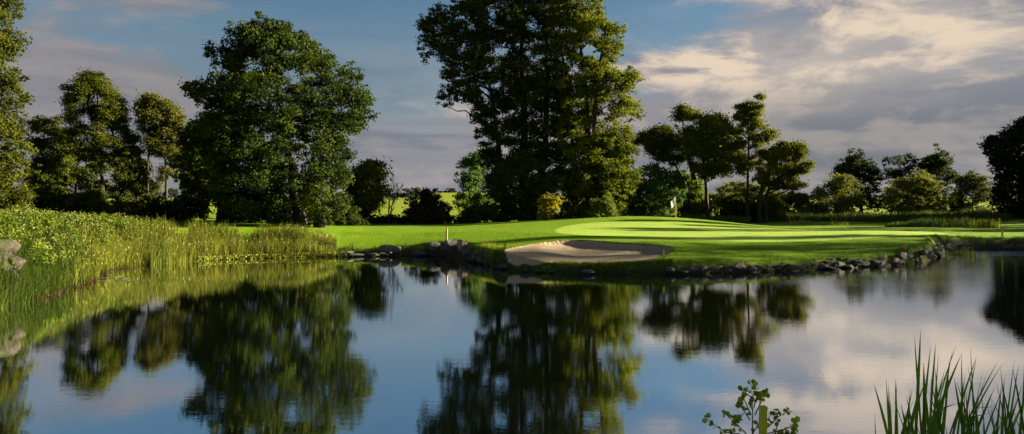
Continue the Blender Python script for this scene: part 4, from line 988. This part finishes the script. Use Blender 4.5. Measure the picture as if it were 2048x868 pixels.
# ------------------------------------------------------------------ alder sapling
def sapling():
    D = 6.0; bx = (1508 - CX) / F * D; zb = float(terrain(np.array([bx]), np.array([D]))[0])
    root = empty('alder_sapling', (bx, D, zb), 'alder sapling with round leaves around the foreground post', 'sapling')
    rr_ = np.random.default_rng(9); T = Tubes(); P_l = []; 
    def q(px, y, dd=0.): return W(px, y, D) + np.array([0, dd, 0])
    br = [([(1505, 868), (1505, 823), (1504.6, 796), (1503, 769)], .0), ([(1505, 797), (1495, 789), (1486, 783)], .05), ([(1502, 830), (1489, 803), (1482, 792)], -.05), ([(1508, 815), (1513, 803), (1520, 792), (1521, 788)], .06),
          ([(1510, 830), (1524, 812), (1536, 803), (1542, 796)], .1), ([(1492, 867), (1474, 849), (1457, 833), (1443, 820)], -.06), ([(1480, 868), (1454, 866), (1434, 855), (1417, 840)], .03),
          ([(1500, 840), (1488, 820), (1481, 808)], .08), ([(1466, 842), (1470, 832), (1476, 838)], -.04), ([(1520, 868), (1545, 850), (1560, 838), (1584, 828)], .05), ([(1530, 868), (1560, 860), (1578, 852), (1590, 842)], -.03),
          ([(1525, 860), (1540, 842), (1556, 828)], .1), ([(1545, 868), (1572, 868), (1592, 866)], 0.), ([(1505, 868), (1512, 848), (1516, 840)], -.08), ([(1440, 868), (1455, 872), (1466, 864)], 0.), ([(1550, 868), (1562, 850), (1566, 842)], .12), ([(1560, 868), (1580, 862), (1583, 840)], -.1)]
    T.add([np.array([bx, D, zb - .05]), np.array([bx, D, (zb + 2.1) / 2]), q(1505, 868)], [.014, .012, .009], 6)
    for pts, dd in br:
        P3 = np.array([q(*p, dd * i / 2) for i, p in enumerate(pts)])
        if P3[0][2] < 2.13 and abs(P3[0][0] - q(1505, 868)[0]) > .01:
            T.add([np.array([bx, D, 1.5 + rr_.uniform(-.3, .3)]), (np.array([bx, D, 1.8]) + P3[0]) / 2, P3[0]], [.008, .007, .005], 5)
        T.add(P3, np.linspace(.0055, .002, len(P3)), 5)
        t = np.linspace(.25, 1, 3 * len(P3))
        for tt in t:
            c = np.array([np.interp(tt * (len(P3) - 1), range(len(P3)), P3[:, k]) for k in range(3)])
            if rr_.uniform() < .82: P_l.append((c, 1))
        for _ in range(3): P_l.append((P3[-1], 1.1))
    T.build('stem', bark_mat((.10, .085, .06)), root)
    V, Fc, Ts = [], [], []; n = 0
    for c, s in P_l:
        R_ = rr_.uniform(.012, .023) * s
        nr = rr_.normal(size=3) + np.array([0, -.7, .4]); nr /= np.linalg.norm(nr)
        a = rr_.normal(size=3); a[2] += .5; a -= nr * a.dot(nr); a /= np.linalg.norm(a); b = np.cross(nr, a)
        o = c + a * R_ * 1.25 + rr_.normal(size=3) * .004
        k = 10; tid = rr_.uniform()
        V.append(o - a * R_ * 1.1); ring = [n]
        n += 1
        for j in range(1, k):
            th = -math.pi + 2 * math.pi * j / k; rad = R_ * (1 + .04 * (-1) ** j) * (1 if abs(th) > .3 else .9)
            V.append(o + a * rad * math.cos(th) + b * rad * math.sin(th) * .95 + nr * R_ * .22 * abs(math.sin(th))); ring.append(n); n += 1
        for j in range(1, k // 2):                 # strip of quads folded along the midrib
            pass
        V.append(o); cidx = n; n += 1
        for j in range(0, k, 2):
            Fc.append((cidx, ring[j], ring[(j + 1) % k], ring[(j + 2) % k])); Ts.append(tid)
    mesh_np('leaves', np.array(V), np.array(Fc), leaf_mat((.07, .12, .014), (.24, .30, .04), .4), root, {'tint': ('FACE', Ts)}, smooth=False)
sapling()

# ------------------------------------------------------------------ sky, sun, camera
SUN_DIR = Vector((1, .22, 0)).normalized(); ELEV = math.radians(14)
sd_ = Vector((SUN_DIR.x * math.cos(ELEV), SUN_DIR.y * math.cos(ELEV), math.sin(ELEV)))
L_ = bpy.data.lights.new('sun', 'SUN'); L_.energy = 5.0; L_.angle = math.radians(.6); L_.color = (1.0, .86, .60)
lo = bpy.data.objects.new('sun', L_); COL.objects.link(lo); lo.rotation_euler = sd_.to_track_quat('Z', 'Y').to_euler(); lo.location = (60, 0, 40)

w = bpy.data.worlds.new('World'); S.world = w; w.use_nodes = True
w.node_tree.nodes.clear(); g = G(w.node_tree)
sky = g.n.new('ShaderNodeTexSky'); sky.sky_type = 'NISHITA'; sky.sun_disc = False; sky.sun_elevation = ELEV; sky.sun_rotation = math.atan2(SUN_DIR.x, SUN_DIR.y)
sky.air_density = 1.0; sky.dust_density = .6; sky.ozone_density = 2.0
tc = g.n.new('ShaderNodeTexCoord').outputs['Generated']
sx = g.n.new('ShaderNodeSeparateXYZ'); g.l.new(tc, sx.inputs[0]); dx, dy, dz = sx.outputs
def blob(px, y, rx, ry, amp):
    L0 = math.sqrt((px - CX) ** 2 + F * F + (y - HZ) ** 2)
    cx, cz = (px - CX) / L0, (HZ - y) / L0
    k = F / L0
    a_ = g.m('DIVIDE', g.m('SUBTRACT', dx, cx), rx / F * k * k); b_ = g.m('DIVIDE', g.m('SUBTRACT', dz, cz), ry / F)
    e = g.m('EXPONENT', g.m('MULTIPLY', g.m('ADD', g.m('MULTIPLY', a_, a_), g.m('MULTIPLY', b_, b_)), -1.))
    e = g.m('MULTIPLY', e, g.ramp(dy, 0, .3))
    return g.m('MULTIPLY', e, amp)
def add(*a):
    o = a[0]
    for b in a[1:]: o = g.m('ADD', o, b)
    return o
N1 = g.noise(g.scale(tc, (4.2, 4.2, 13.), (3.1, .7, .35)), 1., 8, .56, .4)
N1s = g.noise(g.scale(tc, (4.2, 4.2, 13.), (2.93, .7, .05)), 1., 8, .56, .4)
N3 = g.noise(g.scale(tc, (11, 11, 30), (.3, 2.7, 1.35)), 1., 6, .6, .6)
N3s = g.noise(g.scale(tc, (11, 11, 30), (.05, 2.7, .95)), 1., 6, .6, .6)
N2 = g.noise(g.scale(tc, (2.2, 2.2, 26.), (1.3, 5.1, .2)), 1., 5, .5, .3)
cov = add(blob(1720, 40, 400, 130, .30), blob(2050, 120, 330, 180, .2), blob(1620, 240, 480, 110, .26), blob(1370, 138, 170, 26, .2), blob(200, 150, 200, 75, .16), blob(330, 0, 190, 26, .2),
          blob(720, 40, 360, 110, -.25), blob(1330, 40, 120, 60, -.2), blob(830, 225, 300, 28, .12), g.m('MULTIPLY', g.ramp(dz, .35, .6), .05))
low = g.ramp(dz, .165, .05)                     # the grey bank low over the horizon
dens = g.ramp(add(g.m('MULTIPLY', g.m('SUBTRACT', N1, .5), .8), g.m('MULTIPLY', g.m('SUBTRACT', N3, .5), .35), cov, g.m('MULTIPLY', low, .30), -.04), -.10, .20)
dens = g.m('MULTIPLY', dens, .96)
dens = g.m('MAXIMUM', dens, g.ramp(g.m('ADD', dz, g.m('MULTIPLY', g.m('SUBTRACT', N2, .5), .15)), .30, .08, .05, .6))
lit = g.ramp(add(g.m('SUBTRACT', N1, N1s), g.m('MULTIPLY', g.m('SUBTRACT', N3, N3s), .55), g.m('MULTIPLY', g.m('SUBTRACT', N2, .5), .22)), -.08, .16)
warm = g.m('MULTIPLY', lit, add(.16, blob(1720, 60, 440, 110, .85), blob(1380, 130, 200, 45, .8), blob(830, 222, 260, 24, .2), blob(1900, 100, 300, 60, .2)), clamp=True)
ccol = g.mix(g.ramp(N2, .35, .65), (.27, .29, .36), (.44, .42, .45))
ccol = g.mix(blob(1650, 270, 520, 90, .55), ccol, (.20, .205, .235))
ccol = g.mix(g.m('MULTIPLY', g.ramp(N1, .3, .6), add(blob(1640, 95, 260, 85, .75), blob(1950, 60, 200, 60, .4)), clamp=True), ccol, (.86, .74, .63))
ccol = g.mix(warm, ccol, (1.08, .87, .66))
left = g.ramp(dx, -.1, -.35)
ccol = g.mix(g.m('MULTIPLY', left, .35), ccol, (.27, .255, .26))
skyc = g.mix(1., sky.outputs[0], (.088, .120, .132), 'MULTIPLY')
SKYK = 1.
final = g.mix(dens, skyc, ccol)
bg = g.n.new('ShaderNodeBackground'); bg.inputs[1].default_value = .12
g.l.new(final, bg.inputs[0]); wo = g.n.new('ShaderNodeOutputWorld'); g.l.new(bg.outputs[0], wo.inputs[0])

cam = bpy.data.cameras.new('camera'); co = bpy.data.objects.new('camera', cam); COL.objects.link(co)
co.location = (0, 0, EYE); co.rotation_euler = (math.pi / 2, 0, 0)
cam.sensor_width = 36; cam.lens = F / 2048 * 36; cam.shift_y = -(434 - HZ) / 2048; cam.clip_end = 9000; cam.clip_start = .1
S.camera = co
S.view_settings.view_transform = 'Standard'; S.view_settings.look = 'None'; S.view_settings.gamma = 1; S.view_settings.use_curve_mapping = False
S.view_settings.exposure = 2.65
S.cycles.max_bounces = 6; S.cycles.diffuse_bounces = 2; S.cycles.glossy_bounces = 3; S.cycles.transmission_bounces = 3; S.cycles.transparent_max_bounces = 4
